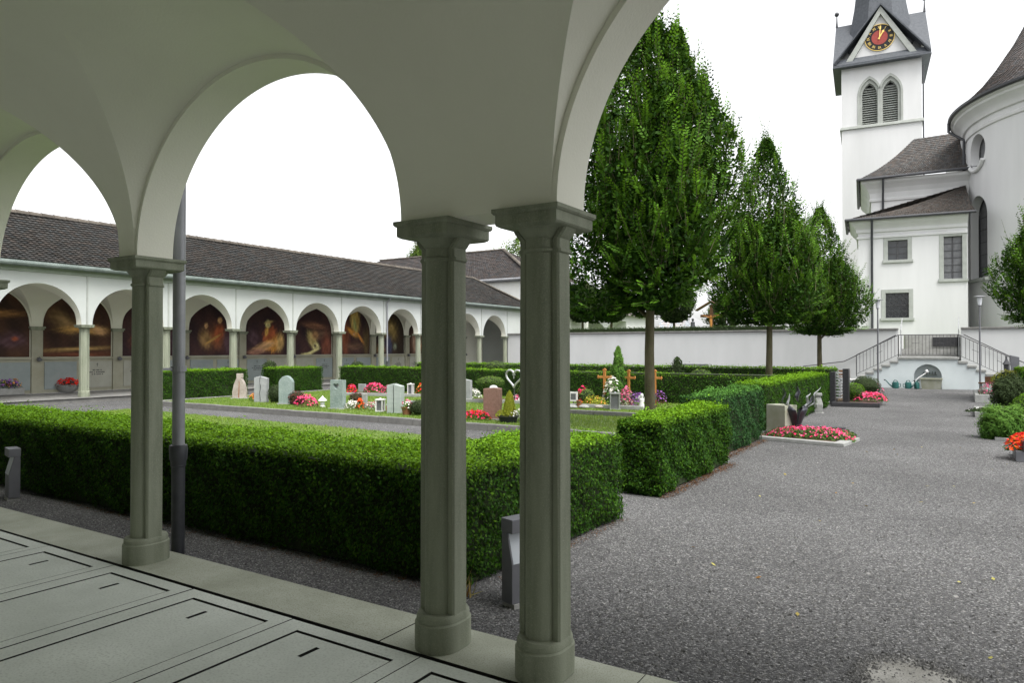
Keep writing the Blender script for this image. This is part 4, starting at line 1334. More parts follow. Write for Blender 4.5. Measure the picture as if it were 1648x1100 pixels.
def sub_crown(g, q, n_shoots, inner, per, leaf, shoot, seed):
    ox, oy, z0, z1, rad, hb, p = q
    ox, oy = _Rt.x * ox + _F.x * oy, _Rt.y * ox + _F.y * oy
    lean = 0.0
    H = z1 - z0
    hh = g.beta(1.25, 1.5, n_shoots)
    th = g.uniform(0, 2 * np.pi, n_shoots)
    lob = 1 + 0.13 * np.sin(th * 3 + hh * 7 + seed) + 0.09 * np.sin(th * 7 - hh * 11 + 2 * seed) + 0.07 * np.sin(th * 13 + hh * 23)
    rf_ = np.sqrt(g.uniform(0.30, 1.0, n_shoots))
    rr_ = crown_radius(hh, rad, hb, p) * lob * rf_
    b = np.stack([rr_ * np.cos(th) + lean, rr_ * np.sin(th), z0 + hh * H * 0.93], 1)
    out = np.stack([np.cos(th), np.sin(th), np.zeros(n_shoots)], 1)
    tilt = np.clip(1.0 - hh * 1.15, 0.08, 1.0) * g.uniform(0.3, 1.1, n_shoots)
    dirs = unit(out * tilt[:, None] + np.stack([np.zeros(n_shoots), np.zeros(n_shoots), 0.75 + 0.6 * hh], 1) + g.normal(0, .27, (n_shoots, 3)))
    low = hh < 0.12
    dirs[low] = unit(out[low] * 1.0 + np.array([0, 0, -0.05]) + g.normal(0, .25, (low.sum(), 3)))
    ln = shoot * g.uniform(0.55, 1.25, n_shoots) * (0.65 + 0.75 * hh) * np.where(g.uniform(size=n_shoots) < 0.07, 1.5, 1.0)
    oo = rf_ > .72
    sb, sdr, sl = b[oo], dirs[oo], ln[oo][:, None]
    sw = unit(np.cross(sdr, g.normal(size=sdr.shape))) * (.004 if leaf < .09 else .006)
    stem = np.stack([sb - sdr * sl * .5 - sw, sb - sdr * sl * .5 + sw, sb + sdr * sl + sw * .4 + np.array([0, 0, .08]) * sl, sb + sdr * sl - sw * .4 + np.array([0, 0, .08]) * sl], 1).reshape(-1, 3)
    t = (np.arange(per) + 0.5) / per
    side = np.where(np.arange(per) % 2 == 0, 1.0, -1.0)
    C = b[:, None, :] + dirs[:, None, :] * (ln[:, None] * t[None, :])[..., None]
    C[..., 2] += 0.10 * ln[:, None] * t[None, :] ** 2
    perp = unit(np.cross(dirs, g.normal(size=(n_shoots, 3))))
    L = leaf * g.uniform(0.75, 1.2, (n_shoots, per)) * (1 - 0.45 * t[None, :] ** 3)
    al = perp[:, None, :] * side[None, :, None] * 0.9 + dirs[:, None, :] * 0.75 + g.normal(0, .15, (n_shoots, per, 3))
    C = C + perp[:, None, :] * side[None, :, None] * (L * 0.42)[..., None]
    up = np.cross(dirs, perp)
    up = np.where(up[:, 2:3] < 0, -up, up)
    nr = up[:, None, :] + g.normal(0, .35, (n_shoots, per, 3)) + np.array([0, 0, 0.5])
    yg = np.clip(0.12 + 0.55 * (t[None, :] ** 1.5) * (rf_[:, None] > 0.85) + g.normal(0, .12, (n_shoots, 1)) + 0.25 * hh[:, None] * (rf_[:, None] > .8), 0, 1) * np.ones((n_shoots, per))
    P, N_, A_, LL, Y = C.reshape(-1, 3), nr.reshape(-1, 3), al.reshape(-1, 3), L.ravel(), yg.ravel()
    # inner leaves that close the crown, with a few gaps
    hi = g.uniform(0.0, 0.95, inner)
    ti = g.uniform(0, 2 * np.pi, inner)
    lob = 1 + 0.13 * np.sin(ti * 3 + hi * 7 + seed) + 0.09 * np.sin(ti * 7 - hi * 11 + 2 * seed)
    ri = crown_radius(hi, rad, hb, p) * lob * np.sqrt(g.uniform(0.15, 0.95, inner))
    Pi = np.stack([ri * np.cos(ti) + lean, ri * np.sin(ti), z0 + hi * H], 1)
    P = np.concatenate([P, Pi])
    N_ = np.concatenate([N_, g.normal(0, .7, (inner, 3)) + np.array([0, 0, .6])])
    A_ = np.concatenate([A_, g.normal(size=(inner, 3))])
    LL = np.concatenate([LL, leaf * g.uniform(0.9, 1.4, inner)])
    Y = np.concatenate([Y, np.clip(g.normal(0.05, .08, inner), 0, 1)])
    for q_ in (P, stem):
        q_[:, 0] += ox
        q_[:, 1] += oy
    return P, N_, A_, LL, Y, stem


def make_tree(name, label, loc, z0, z1, rad, n_shoots, per, leaf, m, trunk_r=0.105, seed=1, group='clipped hornbeams along the path', inner=9000, shoot=0.55, lean=0.0, hb=0.3, p=1.45, subs=None):
    g = np.random.default_rng(seed)
    root = thing(name, label, 'tree', loc, 0, group)
    tz0 = 0.0
    tk = MB()
    bend = [(0.03 * math.sin(i * 1.1 + seed), 0.03 * math.cos(i * 0.9 + seed)) for i in range(9)]
    hgt = z0 + (z1 - z0) * 0.7
    pts = [(bend[i][0] * (i / 8) * 2 + lean * i / 8, bend[i][1] * i / 8, hgt * i / 8) for i in range(9)]
    rr = [trunk_r * (1.18 if i == 0 else 1 - 0.075 * i) for i in range(9)]
    tk.tube(pts, rr, 12)
    for i in range(12):                                        # main limbs
        a = i * 2.4 + seed
        zb = z0 * (0.95 + 0.08 * (i % 5)) + 0.1 * i
        e = rad * 0.72
        tk.tube([(0, 0, zb), (math.cos(a) * e * .45, math.sin(a) * e * .45, zb + .45), (math.cos(a) * e * .8, math.sin(a) * e * .8, zb + 1.4), (math.cos(a) * e * .85, math.sin(a) * e * .85, zb + 2.3)], [trunk_r * .42, trunk_r * .3, trunk_r * .18, trunk_r * .06], 6)
    tk.build('trunk', M['bark'], root, local=True, smooth=True, sharp=60)
    acc = []
    subs = subs or [(0, 0, z0, z1, rad, hb, p)]
    vol = [q[4] ** 2 * (q[3] - q[2]) for q in subs]
    for q, vq in zip(subs, vol):
        acc.append(sub_crown(g, q, int(n_shoots * vq / sum(vol)), int(inner * vq / sum(vol)), per, leaf, shoot, seed + len(acc)))
    P, N_, A_, LL, Y = [np.concatenate([a_[k] for a_ in acc]) for k in range(5)]
    build_np('shoots', np.concatenate([a_[5] for a_ in acc]), 4, M['bark'], root, local=True)['kind'] = 'stuff'
    v = leaves(P, N_, LL, LL * 0.56, A_)
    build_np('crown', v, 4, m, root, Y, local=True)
    return root


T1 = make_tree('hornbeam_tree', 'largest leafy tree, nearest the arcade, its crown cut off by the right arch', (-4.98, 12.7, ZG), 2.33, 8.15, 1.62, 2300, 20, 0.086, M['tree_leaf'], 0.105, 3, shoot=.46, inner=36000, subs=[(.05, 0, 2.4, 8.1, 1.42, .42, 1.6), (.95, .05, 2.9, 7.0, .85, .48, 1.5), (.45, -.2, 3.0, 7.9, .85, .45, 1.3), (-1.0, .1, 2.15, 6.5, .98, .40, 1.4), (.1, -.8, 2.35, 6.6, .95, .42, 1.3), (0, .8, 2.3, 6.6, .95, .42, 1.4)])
T2 = make_tree('hornbeam_tree', 'middle tree of the row, full pointed crown left of the church tower', (-5.0, 22.5, ZG), 2.3, 8.3, 1.75, 1700, 18, 0.095, M['tree_leaf'], 0.11, 5, inner=26000, subs=[(-.05, 0, 3.4, 8.3, 1.12, .36, 1.5), (-.75, 0, 2.4, 5.9, 1.25, .45, 1.6), (.62, .05, 2.45, 6.1, 1.15, .45, 1.5), (0, -.7, 2.38, 5.7, 1.25, .45, 1.6), (0, .7, 2.4, 5.8, 1.2, .45, 1.5)])
T3 = copy_tree(T2)
T3.location = (-5.0, 31.6, ZG)
T3.rotation_euler = (0, 0, R(130))
T3.scale = (0.98, 0.98, 0.93)
tag(T3, 'farthest and smallest tree of the row, partly hidden, beside the white tower')
T4 = copy_tree(T2)
T4.location = (2.62, 27.4, ZG)
T4.rotation_euler = (0, 0, R(250))
T4.scale = (1.0, 1.0, 1.0)
tag(T4, 'tree at the right edge of the picture before the rounded apse')
# clipped round trees up on the terrace
RT = [(1085, 487, 47, 1.40, 'round dark tree above the wall between the first two trees of the row'),
      (938, 487, 50, 1.45, 'round dark tree half hidden at left behind the right double column'),
      (984, 489, 46, 1.25, 'round dark tree right of two above the wall, under the big tree')]
for i, (px, py, s, r_, lab) in enumerate(RT):
    c = at_s(px, py, s)
    make_tree('round_tree', lab, (c.x, c.y, 2.28), c.z - 2.28 - r_ * 0.95, c.z - 2.28 + r_ * 1.05, r_, 700, 9, 0.15, M['far_leaf'], 0.10, 20 + i, 'round clipped trees on the terrace', inner=7000, shoot=0.28, hb=0.48, p=2.2)
# trees seen over the chapel roof
for i, (px, py, s, r_, lab) in enumerate([(850, 425, 66, 3.2, 'pale green tree behind the hipped chapel roof'), (676, 418, 75, 1.0, 'small treetop peeping over the long roof beside the left double column')]):
    c = at_s(px, py, s)
    make_tree('leafy_tree', lab, (c.x, c.y, 0), c.z - r_ * 1.3, c.z + r_ * 1.0, r_, 500, 10, 0.26, M['bush_leaf'], 0.2, 30 + i, 'trees behind the chapel', inner=1500, shoot=0.9, hb=0.5, p=1.8)
c = at_s(1170, 505, 58)
make_tree('leafy_tree', 'dark far tree behind the roofed crucifix', (c.x - 0.2, c.y, 2.28), 0.9, 3.6, 1.5, 300, 9, 0.24, M['far_leaf'], 0.15, 41, 'trees behind the chapel', inner=1200, shoot=0.6, hb=0.45, p=1.5)

# ------------------------------------------------------------------ church
CHR = R(6.1)
CO = Vector((-4.69, 42.0, 0.0))
EXv = Vector((math.cos(CHR), math.sin(CHR), 0))
EYv = Vector((-math.sin(CHR), math.cos(CHR), 0))
church = thing('church', 'white church with slender clock tower, tiled side roofs and rounded apse at right', 'church', CO, CHR)


def ch(px, py, yl):
    """pixel -> church coordinates on the plane yl behind the annex front"""
    d = ray(px, py)
    o = Vector((0, 0, EYE)) - CO
    k = (yl - o.dot(EYv)) / d.dot(EYv)
    p = o + d * k
    return p.dot(EXv), p.z


def cb(name, mb, m, parent=church, **k):
    return mb.build(name, m, parent, local=True, **k)


TILE_B = (0.084, 0.075, 0.068)
TILE_C = (0.078, 0.073, 0.069)
GZ = 1.2
# annex
ax0, az_e = ch(1381, 352, 0)[0], ch(1364.5, 355, -0.45)[1]
ax1 = ch(1557, 340, 0)[0]
AD = 4.2
ann = MB().box(ax0, ax1, 0, AD, GZ, az_e - 0.02)
annex = cb('annex', ann, M['church_plaster'])
wins = [(1425, 1463, 471.5, 512, 'grille'), (1428.5, 1461, 386.5, 418.5, 'cross'), (1518.5, 1549, 380, 449, 'tall')]
cuts = []
for (xa, xb, yt, yb, kind) in wins:
    xm, ym = (xa + xb) / 2, (yt + yb) / 2
    x0, x1 = ch(xa, ym, 0)[0], ch(xb, ym, 0)[0]
    z1, z0 = ch(xm, yt, 0)[1], ch(xm, yb, 0)[1]
    cuts.append(MB().box(x0, x1, -0.3, 0.24, z0, z1))
cut(annex, cuts)
for (xa, xb, yt, yb, kind) in wins:
    xm, ym = (xa + xb) / 2, (yt + yb) / 2
    x0, x1 = ch(xa, ym, 0)[0], ch(xb, ym, 0)[0]
    z1, z0 = ch(xm, yt, 0)[1], ch(xm, yb, 0)[1]
    f = 0.19
    fr = MB()
    fr.box(x0 - f, x0 + 0.01, -0.03, 0.14, z0, z1 + f)
    fr.box(x1 - 0.01, x1 + f, -0.03, 0.14, z0, z1 + f)
    fr.box(x0 + 0.011, x1 - 0.011, -0.03, 0.14, z1 - 0.01, z1 + f - 0.001)
    fr.box(x0 - f - 0.05, x1 + f + 0.05, -0.10, 0.14, z0 - f * 0.8, z0 - 0.001)
    win = cb('window', fr, M['trim_stone'], bevel=0.012)
    pn = MB().box(x0, x1, 0.17, 0.20, z0, z1)
    cb('pane', pn, M['glass_dark'] if kind != 'tall' else M['lead_glass'], win)
    bars = MB()
    if kind == 'grille':
        n = 7
        wv = []
        for k in range(n + 1):
            x = x0 + (x1 - x0) * k / n
            pts = []
            for i in range(25):
                s_ = 0.055 * math.sin(math.pi * i / 2.4) * (1 if k % 2 else -1)
                pts.append((min(x1, max(x0, x + s_)), 0.05, z0 + (z1 - z0) * i / 24))
            bars.tube(pts, 0.014, 5)
        for k in range(1, 4):
            bars.tube([(x0, 0.06, z0 + (z1 - z0) * k / 4), (x1, 0.06, z0 + (z1 - z0) * k / 4)], 0.012, 5)
        cb('grille', bars, M['rail_iron'], win)
    else:
        nh = 3 if kind == 'cross' else 6
        bars.box((x0 + x1) / 2 - 0.03, (x0 + x1) / 2 + 0.03, 0.13, 0.169, z0, z1)
        for k in range(1, nh):
            z = z0 + (z1 - z0) * k / nh
            bars.box(x0, x1, 0.14, 0.168, z - 0.012, z + 0.012)
        cb('glazing_bar', bars, M['rail_iron'], win)


def cornice(x0, x1, y0, y1, z, prof, name='cornice'):
    """profile of (out, dz) swept round the front and left of a block"""
    mb = MB()
    rings = []
    for (o, dz) in prof:
        rings.append([(x0 - o, y1, z + dz), (x0 - o, y0 - o, z + dz), (x1, y0 - o, z + dz)])
    for a, b in zip(rings[:-1], rings[1:]):
        mb.add(a + b, [(0, 1, 4, 3), (1, 2, 5, 4)])
    return cb(name, mb, M['church_plaster'])


cornice(ax0, ax1, 0, AD, az_e - 1.0, [(0.0, 0), (0.07, 0.02), (0.07, 0.12), (0.0, 0.16), (0.02, 0.30), (0.09, 0.34), (0.10, 0.5), (0.18, 0.62), (0.30, 0.74), (0.34, 0.80), (0.40, 0.86), (0.44, 0.98), (0.0, 0.985)])
# annex roof: a tiled slope hipped at its left end
hx, hz = ch(1556, 297, 3.2)
e0 = Vector((ax0 - 0.55, -0.55, az_e))
e1 = Vector((ax1 + 0.3, -0.55, az_e))
hp = Vector((hx, 3.4, hz))
he = Vector((ax1 + 0.3, 3.4, hz))
ar = MB()
tiles(ar, lambda u, v: e0.lerp(e1, u).lerp(hp.lerp(he, u), v) + Vector((0, 0, -0.25 * math.sin(math.pi * v))), 22, 44, TILE_B, 0.03, 0.015, 0.3, 31)
tiles(ar, lambda u, v: Vector((ax0 - 0.55, AD, az_e)).lerp(e0, u).lerp(Vector((hp.x, AD + 1, hz)).lerp(hp, u), v), 18, 24, TILE_B, 0.03, 0.015, 0.3, 32)
cb('annex_roof', ar, M['tile'])
g = MB()
g.tube([(ax0 - 0.6, AD, az_e - 0.02), (ax0 - 0.6, -0.6, az_e - 0.02), (ax1 + 0.3, -0.6, az_e - 0.02)], 0.075, 8)
cb('gutter', g, M['cast_iron'], smooth=True)
dpx = ch(1403.5, 450, -0.1)[0]
p = MB()
p.tube([(dpx, -0.55, az_e - 0.05), (dpx, -0.45, az_e - 0.35), (dpx, -0.12, az_e - 0.95), (dpx, -0.12, GZ)], 0.06, 8)
cb('downpipe', p, M['cast_iron'], smooth=True)

# upper block (sacristy loft) behind the annex
UYF = 3.6
ux0 = ch(1402, 300, UYF)[0]
uz_e = ch(1380, 290, UYF - 0.6)[1]
ux1 = ax1 + 1.5
cb('upper_block', MB().box(ux0, ux1, UYF, 12, GZ, uz_e - 0.02), M['church_plaster'])
cornice(ux0, ux1, UYF, 12, uz_e - 1.25, [(0.0, 0), (0.08, 0.03), (0.10, 0.16), (0.04, 0.20), (0.08, 0.5), (0.2, 0.74), (0.36, 0.92), (0.42, 0.97), (0.50, 1.05), (0.56, 1.2), (0.0, 1.21)])
r0x, r0z = ch(1471, 224, UYF + 5)
ue0, ue1 = Vector((ux0 - 0.65, UYF - 0.65, uz_e)), Vector((ux1, UYF - 0.65, uz_e + 0.1))
ur0, ur1 = Vector((r0x, UYF + 5, r0z)), Vector((ux1, UYF + 5, r0z + 0.15))
ur = MB()
tiles(ur, lambda u, v: ue0.lerp(ue1, u).lerp(ur0.lerp(ur1, u), v) + Vector((0, 0, -0.5 * math.sin(math.pi * v) * (0.5 + 0.5 * u))), 26, 50, TILE_C, 0.03, 0.015, 0.28, 33)
tiles(ur, lambda u, v: Vector((ux0 - 0.65, 12, uz_e)).lerp(ue0, u).lerp(Vector((r0x, 12, r0z)).lerp(ur0, u), v) + Vector((0, 0, -0.4 * math.sin(math.pi * v))), 22, 30, TILE_C, 0.03, 0.015, 0.28, 34)
ro = cb('upper_roof', ur, M['tile'])
g = MB()
g.tube([(ux0 - 0.7, 12, uz_e - 0.02), (ux0 - 0.7, UYF - 0.7, uz_e - 0.02), (ux1, UYF - 0.7, uz_e + 0.08)], 0.085, 8)
cb('gutter', g, M['cast_iron'], smooth=True)
p = MB()
x_ = ch(1421, 330, UYF - 0.1)[0]
p.tube([(x_, UYF - 0.65, uz_e - 0.05), (x_, UYF - 0.55, uz_e - 0.4), (x_, UYF - 0.1, uz_e - 1.2), (x_, UYF - 0.1, az_e + 0.5)], 0.06, 8)
cb('downpipe', p, M['cast_iron'], smooth=True)

# apse
AC = Vector((12.84, 4.06, 0))
AR, AE, AZ = 7.45, 8.26, 14.3
NSEG = 128
sh = MB()
ringv = []
for r_, z in ((AR, GZ), (AR, AZ - 0.1), (AR - 1.0, AZ - 0.1), (AR - 1.0, GZ)):
    ringv.append([(AC.x + r_ * math.cos(2 * math.pi * i / NSEG), AC.y + r_ * math.sin(2 * math.pi * i / NSEG), z) for i in range(NSEG)])
sh.loft(ringv + [ringv[0]], cap=False)
# drop the doubled first ring: rebuild as closed shell
sh = MB()
sh.v = [p_ for r_ in ringv for p_ in r_]
for k in range(4):
    for i in range(NSEG):
        a, b = k * NSEG, ((k + 1) % 4) * NSEG
        sh.f.append((a + i, a + (i + 1) % NSEG, b + (i + 1) % NSEG, b + i)); sh.m.append(0); sh.c.append(None)
apse = cb('apse', sh, M['church_plaster'])
cam_l = Vector(((Vector((0, 0, 0)) - CO).dot(EXv), (Vector((0, 0, 0)) - CO).dot(EYv), 0))
to_cam = (cam_l - AC).normalized()
left = Vector((to_cam.y, -to_cam.x, 0))                       # towards the left in the picture
if left.dot(-EXv.normalized() if False else Vector((-1, 0, 0))) < 0: left = -left


def az_dir(deg):
    return to_cam * math.cos(R(deg)) + left * math.sin(R(deg))


AW = [(60.5, 1.12, 5.3, 8.6, True), (60.5, 0.98, 12.05, 12.05, False), (16, 1.12, 5.3, 8.6, True), (16, 0.98, 12.05, 12.05, False)]
acuts = []
for (deg, hw, z0, zs, tall) in AW:
    d = az_dir(deg)
    t = Vector((-d.y, d.x, 0))
    if tall:
        out = [(-hw, z0), (hw, z0)] + [(hw * math.cos(math.pi * i / 16), zs + hw * math.sin(math.pi * i / 16)) for i in range(17)]
    else:
        out = [(hw * math.cos(2 * math.pi * i / 32), z0 + hw * math.sin(2 * math.pi * i / 32)) for i in range(32)]
    base_ = AC + d * (AR + 0.5)
    inn = AC + d * (AR - 1.3)
    k = 0.72                                                  # splayed reveal
    zc_ = (z0 + zs + hw) / 2 if tall else z0
    c_ = MB()
    n = len(out)
    c_.add([base_ + t * a * 1.0 + Vector((0, 0, z)) for a, z in out] + [inn + t * a * k + Vector((0, 0, zc_ + (z - zc_) * 0.94 if tall else z0 + (z - z0) * k)) for a, z in out],
           [tuple(range(n - 1, -1, -1)), tuple(range(n, 2 * n))] + [(i, (i + 1) % n, n + (i + 1) % n, n + i) for i in range(n)])
    acuts.append(c_)
cut(apse, acuts)
apse.data.polygons.foreach_set('use_smooth', [True] * len(apse.data.polygons))
apse.data.set_sharp_from_angle(angle=R(12))
for (deg, hw, z0, zs, tall) in AW:
    d = az_dir(deg)
    t = Vector((-d.y, d.x, 0))
    c0 = AC + d * (AR - 0.50)
    hb_ = hw * 0.86
    if tall:
        out = [(-hb_, z0), (hb_, z0)] + [(hb_ * math.cos(math.pi * i / 16), zs + hb_ * math.sin(math.pi * i / 16)) for i in range(17)]
    else:
        out = [(hb_ * math.cos(2 * math.pi * i / 32), z0 + hb_ * math.sin(2 * math.pi * i / 32)) for i in range(32)]
    pn = MB()
    pn.slab([c0 + t * a + Vector((0, 0, z)) for a, z in out], d * -0.04)
    win = cb('window', pn, M['lead_glass'])
    bars = MB()
    n = len(out)
    for i in range(n):
        a, b = out[i], out[(i + 1) % n]
        bars.tube([c0 + d * .03 + t * a[0] + Vector((0, 0, a[1])), c0 + d * .03 + t * b[0] + Vector((0, 0, b[1]))], 0.035, 5)
    bars.tube([c0 + d * .02 + Vector((0, 0, z0 if tall else z0 - hb_)), c0 + d * .02 + Vector((0, 0, zs + hb_))], 0.02, 5)
    if tall:
        for k in range(1, 6):
            z = z0 + (zs - z0) * k / 5
            bars.tube([c0 + d * .02 + t * hb_ + Vector((0, 0, z)), c0 + d * .02 - t * hb_ + Vector((0, 0, z))], 0.014, 5)
    cb('glazing_bar', bars, M['rail_iron'], win)
    sl = MB()
    if tall:
        p0 = AC + d * (AR - 0.05) + Vector((0, 0, z0 - 0.16))
        sl.slab([p0 - t * (hw + .15), p0 + t * (hw + .15), p0 + t * (hw + .15) + Vector((0, 0, .155)), p0 - t * (hw + .15) + Vector((0, 0, .155))], d * 0.2)
    else:
        pts = []
        for i in range(9):
            a = math.pi * (1.2 + 0.6 * i / 8)
            pts.append(AC + d * (AR + 0.05) + t * hw * 1.04 * math.cos(a) + Vector((0, 0, z0 + hw * 1.04 * math.sin(a))))
        sl.tube(pts, 0.11, 8)
    cb('sill', sl, M['church_plaster'] if not tall else M['trim_stone'], win, smooth=not tall)
co_ = MB()
prof = [(AR + .001, -1.25), (AR + .08, -1.22), (AR + .10, -1.08), (AR + .03, -1.02), (AR + .05, -.78), (AR + .16, -.74), (AR + .20, -.60), (AR + .30, -.44), (AR + .50, -.27), (AR + .56, -.22), (AR + .60, -.12), (AR + .72, -.06), (AR + .74, .06)]
co_.lathe([(r_, z + AZ) for r_, z in prof], (AC.x, AC.y, 0), NSEG, cap=False)
cb('apse_cornice', co_, M['church_plaster'], smooth=True, sharp=25)
gu = MB()
gu.lathe([(AR + .70, AZ + .05), (AE - .02, AZ - .02), (AE + .06, AZ + .06), (AE + .07, AZ + .17), (AE, AZ + .20)], (AC.x, AC.y, 0), NSEG, cap=False)
cb('apse_gutter', gu, M['cast_iron'], smooth=True)
RP = [(8.26, 0.12), (7.5, 0.75), (6.9, 1.35), (6.2, 2.25), (5.3, 3.65), (4.3, 5.6), (2.4, 8.6), (0.05, 12.3)]


def rp_at(v):
    k = v * (len(RP) - 1)
    i = min(int(k), len(RP) - 2)
    f = k - i
    return RP[i][0] * (1 - f) + RP[i + 1][0] * f, RP[i][1] * (1 - f) + RP[i + 1][1] * f


def apse_roof(u, v):
    r_, z = rp_at(v)
    a = -math.pi * 1.15 + u * math.pi * 1.3
    return Vector((AC.x + r_ * math.cos(a), AC.y + r_ * math.sin(a), AZ + z))


arf = MB()
tiles(arf, apse_roof, 56, 105, (0.105, 0.095, 0.092), 0.03, 0.012, 0.26, 35)
cb('apse_roof', arf, M['tile'])
# long nave body behind the apse
cb('nave', MB().box(AC.x - 7.4, AC.x + 7.4, AC.y + 2.0, AC.y + 30, GZ, AZ - 0.3), M['church_plaster'])
p = MB()
q = AC + az_dir(78) * (AE + 0.02)
q2 = AC + az_dir(75) * (AR + 0.14)
p.tube([(q.x, q.y, AZ + .05), (q.x, q.y, AZ - .45), (q.x * .7 + q2.x * .3, q.y * .7 + q2.y * .3, AZ - .65), (q2.x, q2.y, AZ - 1.1), (q2.x, q2.y, AZ - 1.6), (q2.x, q2.y, GZ)], 0.075, 8)
for z in (3.6, 6.5, 9.4, 12.2):
    p.lathe([(0.10, z), (0.10, z + .08)], (q2.x, q2.y, 0), 8)
cb('downpipe', p, M['cast_iron'], smooth=True)

# tower
TYF = 15.5
txa, tzs = ch(1354.5, 207, TYF)
txb = ch(1484, 195, TYF)[0]
tcx, tw = (txa + txb) / 2, (txb - txa) / 2
TD = TYF + tw                                                 # centre of the tower in depth
z_str = (tzs + ch(1484, 193, TYF)[1]) / 2
z_eave = ch(1419, 99, TYF - 0.4)[1]
tower = cb('tower', MB().box(txa, txb, TYF, TYF + 2 * tw, GZ, z_eave), M['church_plaster'])
bz0, bzt = ch(1417, 199, TYF)[1], ch(1417, 130, TYF)[1]


def lancet(xc, hw, z0, z1):
    """pointed outline, springing two hw below the top"""
    zs = z1 - hw * 1.75
    r_ = (hw * hw + (1.75 * hw) ** 2) / (2 * hw)
    n = 8
    fi = math.asin(1.75 * hw / r_)
    rt = [(xc + hw - r_ + r_ * math.cos(fi * i / n), zs + r_ * math.sin(fi * i / n)) for i in range(n + 1)]
    lt = [(2 * xc - x, z) for x, z in reversed(rt[:-1])]
    return [(xc - hw, z0), (xc + hw, z0)] + rt + lt


cen = (ch(1399.5, 160, TYF)[0], ch(1433, 158, TYF)[0])
hwi, hwo = 0.48, 0.80
tc = []
for xc in cen:
    tc.append(MB().slab([(x, TYF - .3, z) for x, z in lancet(xc, hwo - .12, bz0, bzt + 0.30)], (0, .55, 0)))
    tc.append(MB().slab([(x, TYF - .3, z) for x, z in lancet(xc, hwi, bz0, bzt)], (0, 1.1, 0)))
cut(tower, tc)
for xc in cen:
    fr = MB()
    o_, i_ = lancet(xc, hwo - .115, bz0, bzt + 0.31), lancet(xc, hwi, bz0 + .001, bzt)
    n = len(o_)
    for y0, y1, oo, ii in ((TYF - .03, TYF + .255, lancet(xc, hwo, bz0, bzt + .48), lancet(xc, hwo - .14, bz0, bzt + .27)), (TYF + .10, TYF + .2549, o_, i_)):
        for k in range(1, n):
            a, b = k, (k + 1) % n
            fr.slab([(oo[a][0], y0, oo[a][1]), (oo[b][0], y0, oo[b][1]), (ii[b][0], y0, ii[b][1]), (ii[a][0], y0, ii[a][1])], (0, y1 - y0, 0))
    w_ = cb('belfry_window', fr, M['trim_stone'])
    lv = MB()
    nn = 17
    for k in range(nn):
        z = bz0 + 0.06 + (bzt - bz0 - 0.3) * k / nn
        hw_ = hwi
        top_ = bzt - hwi * 1.75
        if z > top_: hw_ = hwi * max(0.1, 1 - ((z - top_) / (bzt - top_)) ** 1.6)
        lv.slab([(xc - hw_, TYF + .27, z), (xc - hw_, TYF + .52, z + .17), (xc - hw_, TYF + .535, z + .15), (xc - hw_, TYF + .285, z - .02)], (2 * hw_, 0, 0))
    cb('louvre', lv, M['trim_stone'], w_)
    cb('dark_opening', MB().box(xc - hwi - .05, xc + hwi + .05, TYF + .62, TYF + .66, bz0, bzt + .1), M['clock_black'], w_)
# the joined frame sits on a string course
cb('string_course', MB().box(txa - .12, txb + .12, TYF - .14, TYF + 2 * tw + .12, z_str - .12, z_str + .10, taper=.04), M['trim_stone'], bevel=.02)
cb('corner_pipe', MB().tube([(txb + .10, TYF + .15, z_eave - .5), (txb + .10, TYF + .15, 9)], .05, 8), M['cast_iron'], smooth=True)
# four gables
ov = 0.55
gap_ = ch(1414.5, 8, TYF - .3)[1]
gb = z_eave
cb('eaves', MB().box(txa - ov, txb + ov, TYF - ov, TYF + 2 * tw + ov, gb, gb + .16), M['slate'])
C0 = Vector((tcx, TD, 0))
hw_g = tw + ov
roof = MB()
front_g = MB()
for q_ in range(4):
    ca, sa = math.cos(q_ * math.pi / 2), math.sin(q_ * math.pi / 2)
    rot = lambda x, y, z: Vector((tcx + x * ca - y * sa, TD + x * sa + y * ca, z))
    apex_o = rot(0, -tw - .42, gap_)
    apex_i = rot(0, 0, gap_ + .02)
    roof_l = rot(-hw_g, -hw_g, gb + .161)
    roof_r = rot(hw_g, -hw_g, gb + .161)
    # roof planes of this gable run back to the centre
    for cnr in (roof_l, roof_r):
        roof.slab([apex_o, cnr, apex_i] if cnr is roof_l else [apex_o, apex_i, cnr], (0, 0, .14))
    # white gable face and its stone verge
    gx = tw * 0.80
    face = [rot(-gx, -tw - .06, gb + .162), rot(gx, -tw - .06, gb + .162), rot(0, -tw - .06, gap_ - .55)]
    front_g.slab(face, rot(0, 1, 0) - rot(0, 0, 0))
    vg = MB()
    for sgn in (-1, 1):
        a, b = rot(sgn * gx * 1.17, -tw - .30, gb + .17), rot(0, -tw - .30, gap_ - .06)
        a2, b2 = rot(sgn * gx * 0.96, -tw - .30, gb + .17), rot(0, -tw - .30, gap_ - .62)
        vg.slab([a, b, b2, a2], (rot(0, .3, 0) - rot(0, 0, 0)))
    cb('gable_verge', vg, M['trim_stone'])
    sk = MB()
    sk.slab([rot(-hw_g, -hw_g - .02, gb - .02), rot(hw_g, -hw_g - .02, gb - .02), rot(hw_g * .98, -tw - .12, gb + .62), rot(-hw_g * .98, -tw - .12, gb + .62)], (0, 0, .06))
    cb('skirt_roof', sk, M['slate'])
    if q_ in (1, 3):
        f_ = MB()
        ap = rot(0, -tw - .36, gap_)
        f_.lathe([(.09, .1), (.05, .5), (.03, .95), (.12, 1.0), (.17, 1.12), (.12, 1.25), (.0, 1.3)], ap, 10)
        cb('finial', f_, M['cast_iron'], smooth=True)
cb('gable_wall', front_g, M['church_plaster'])
cb('gable_roof', roof, M['slate'])
spx = MB()
rings = []
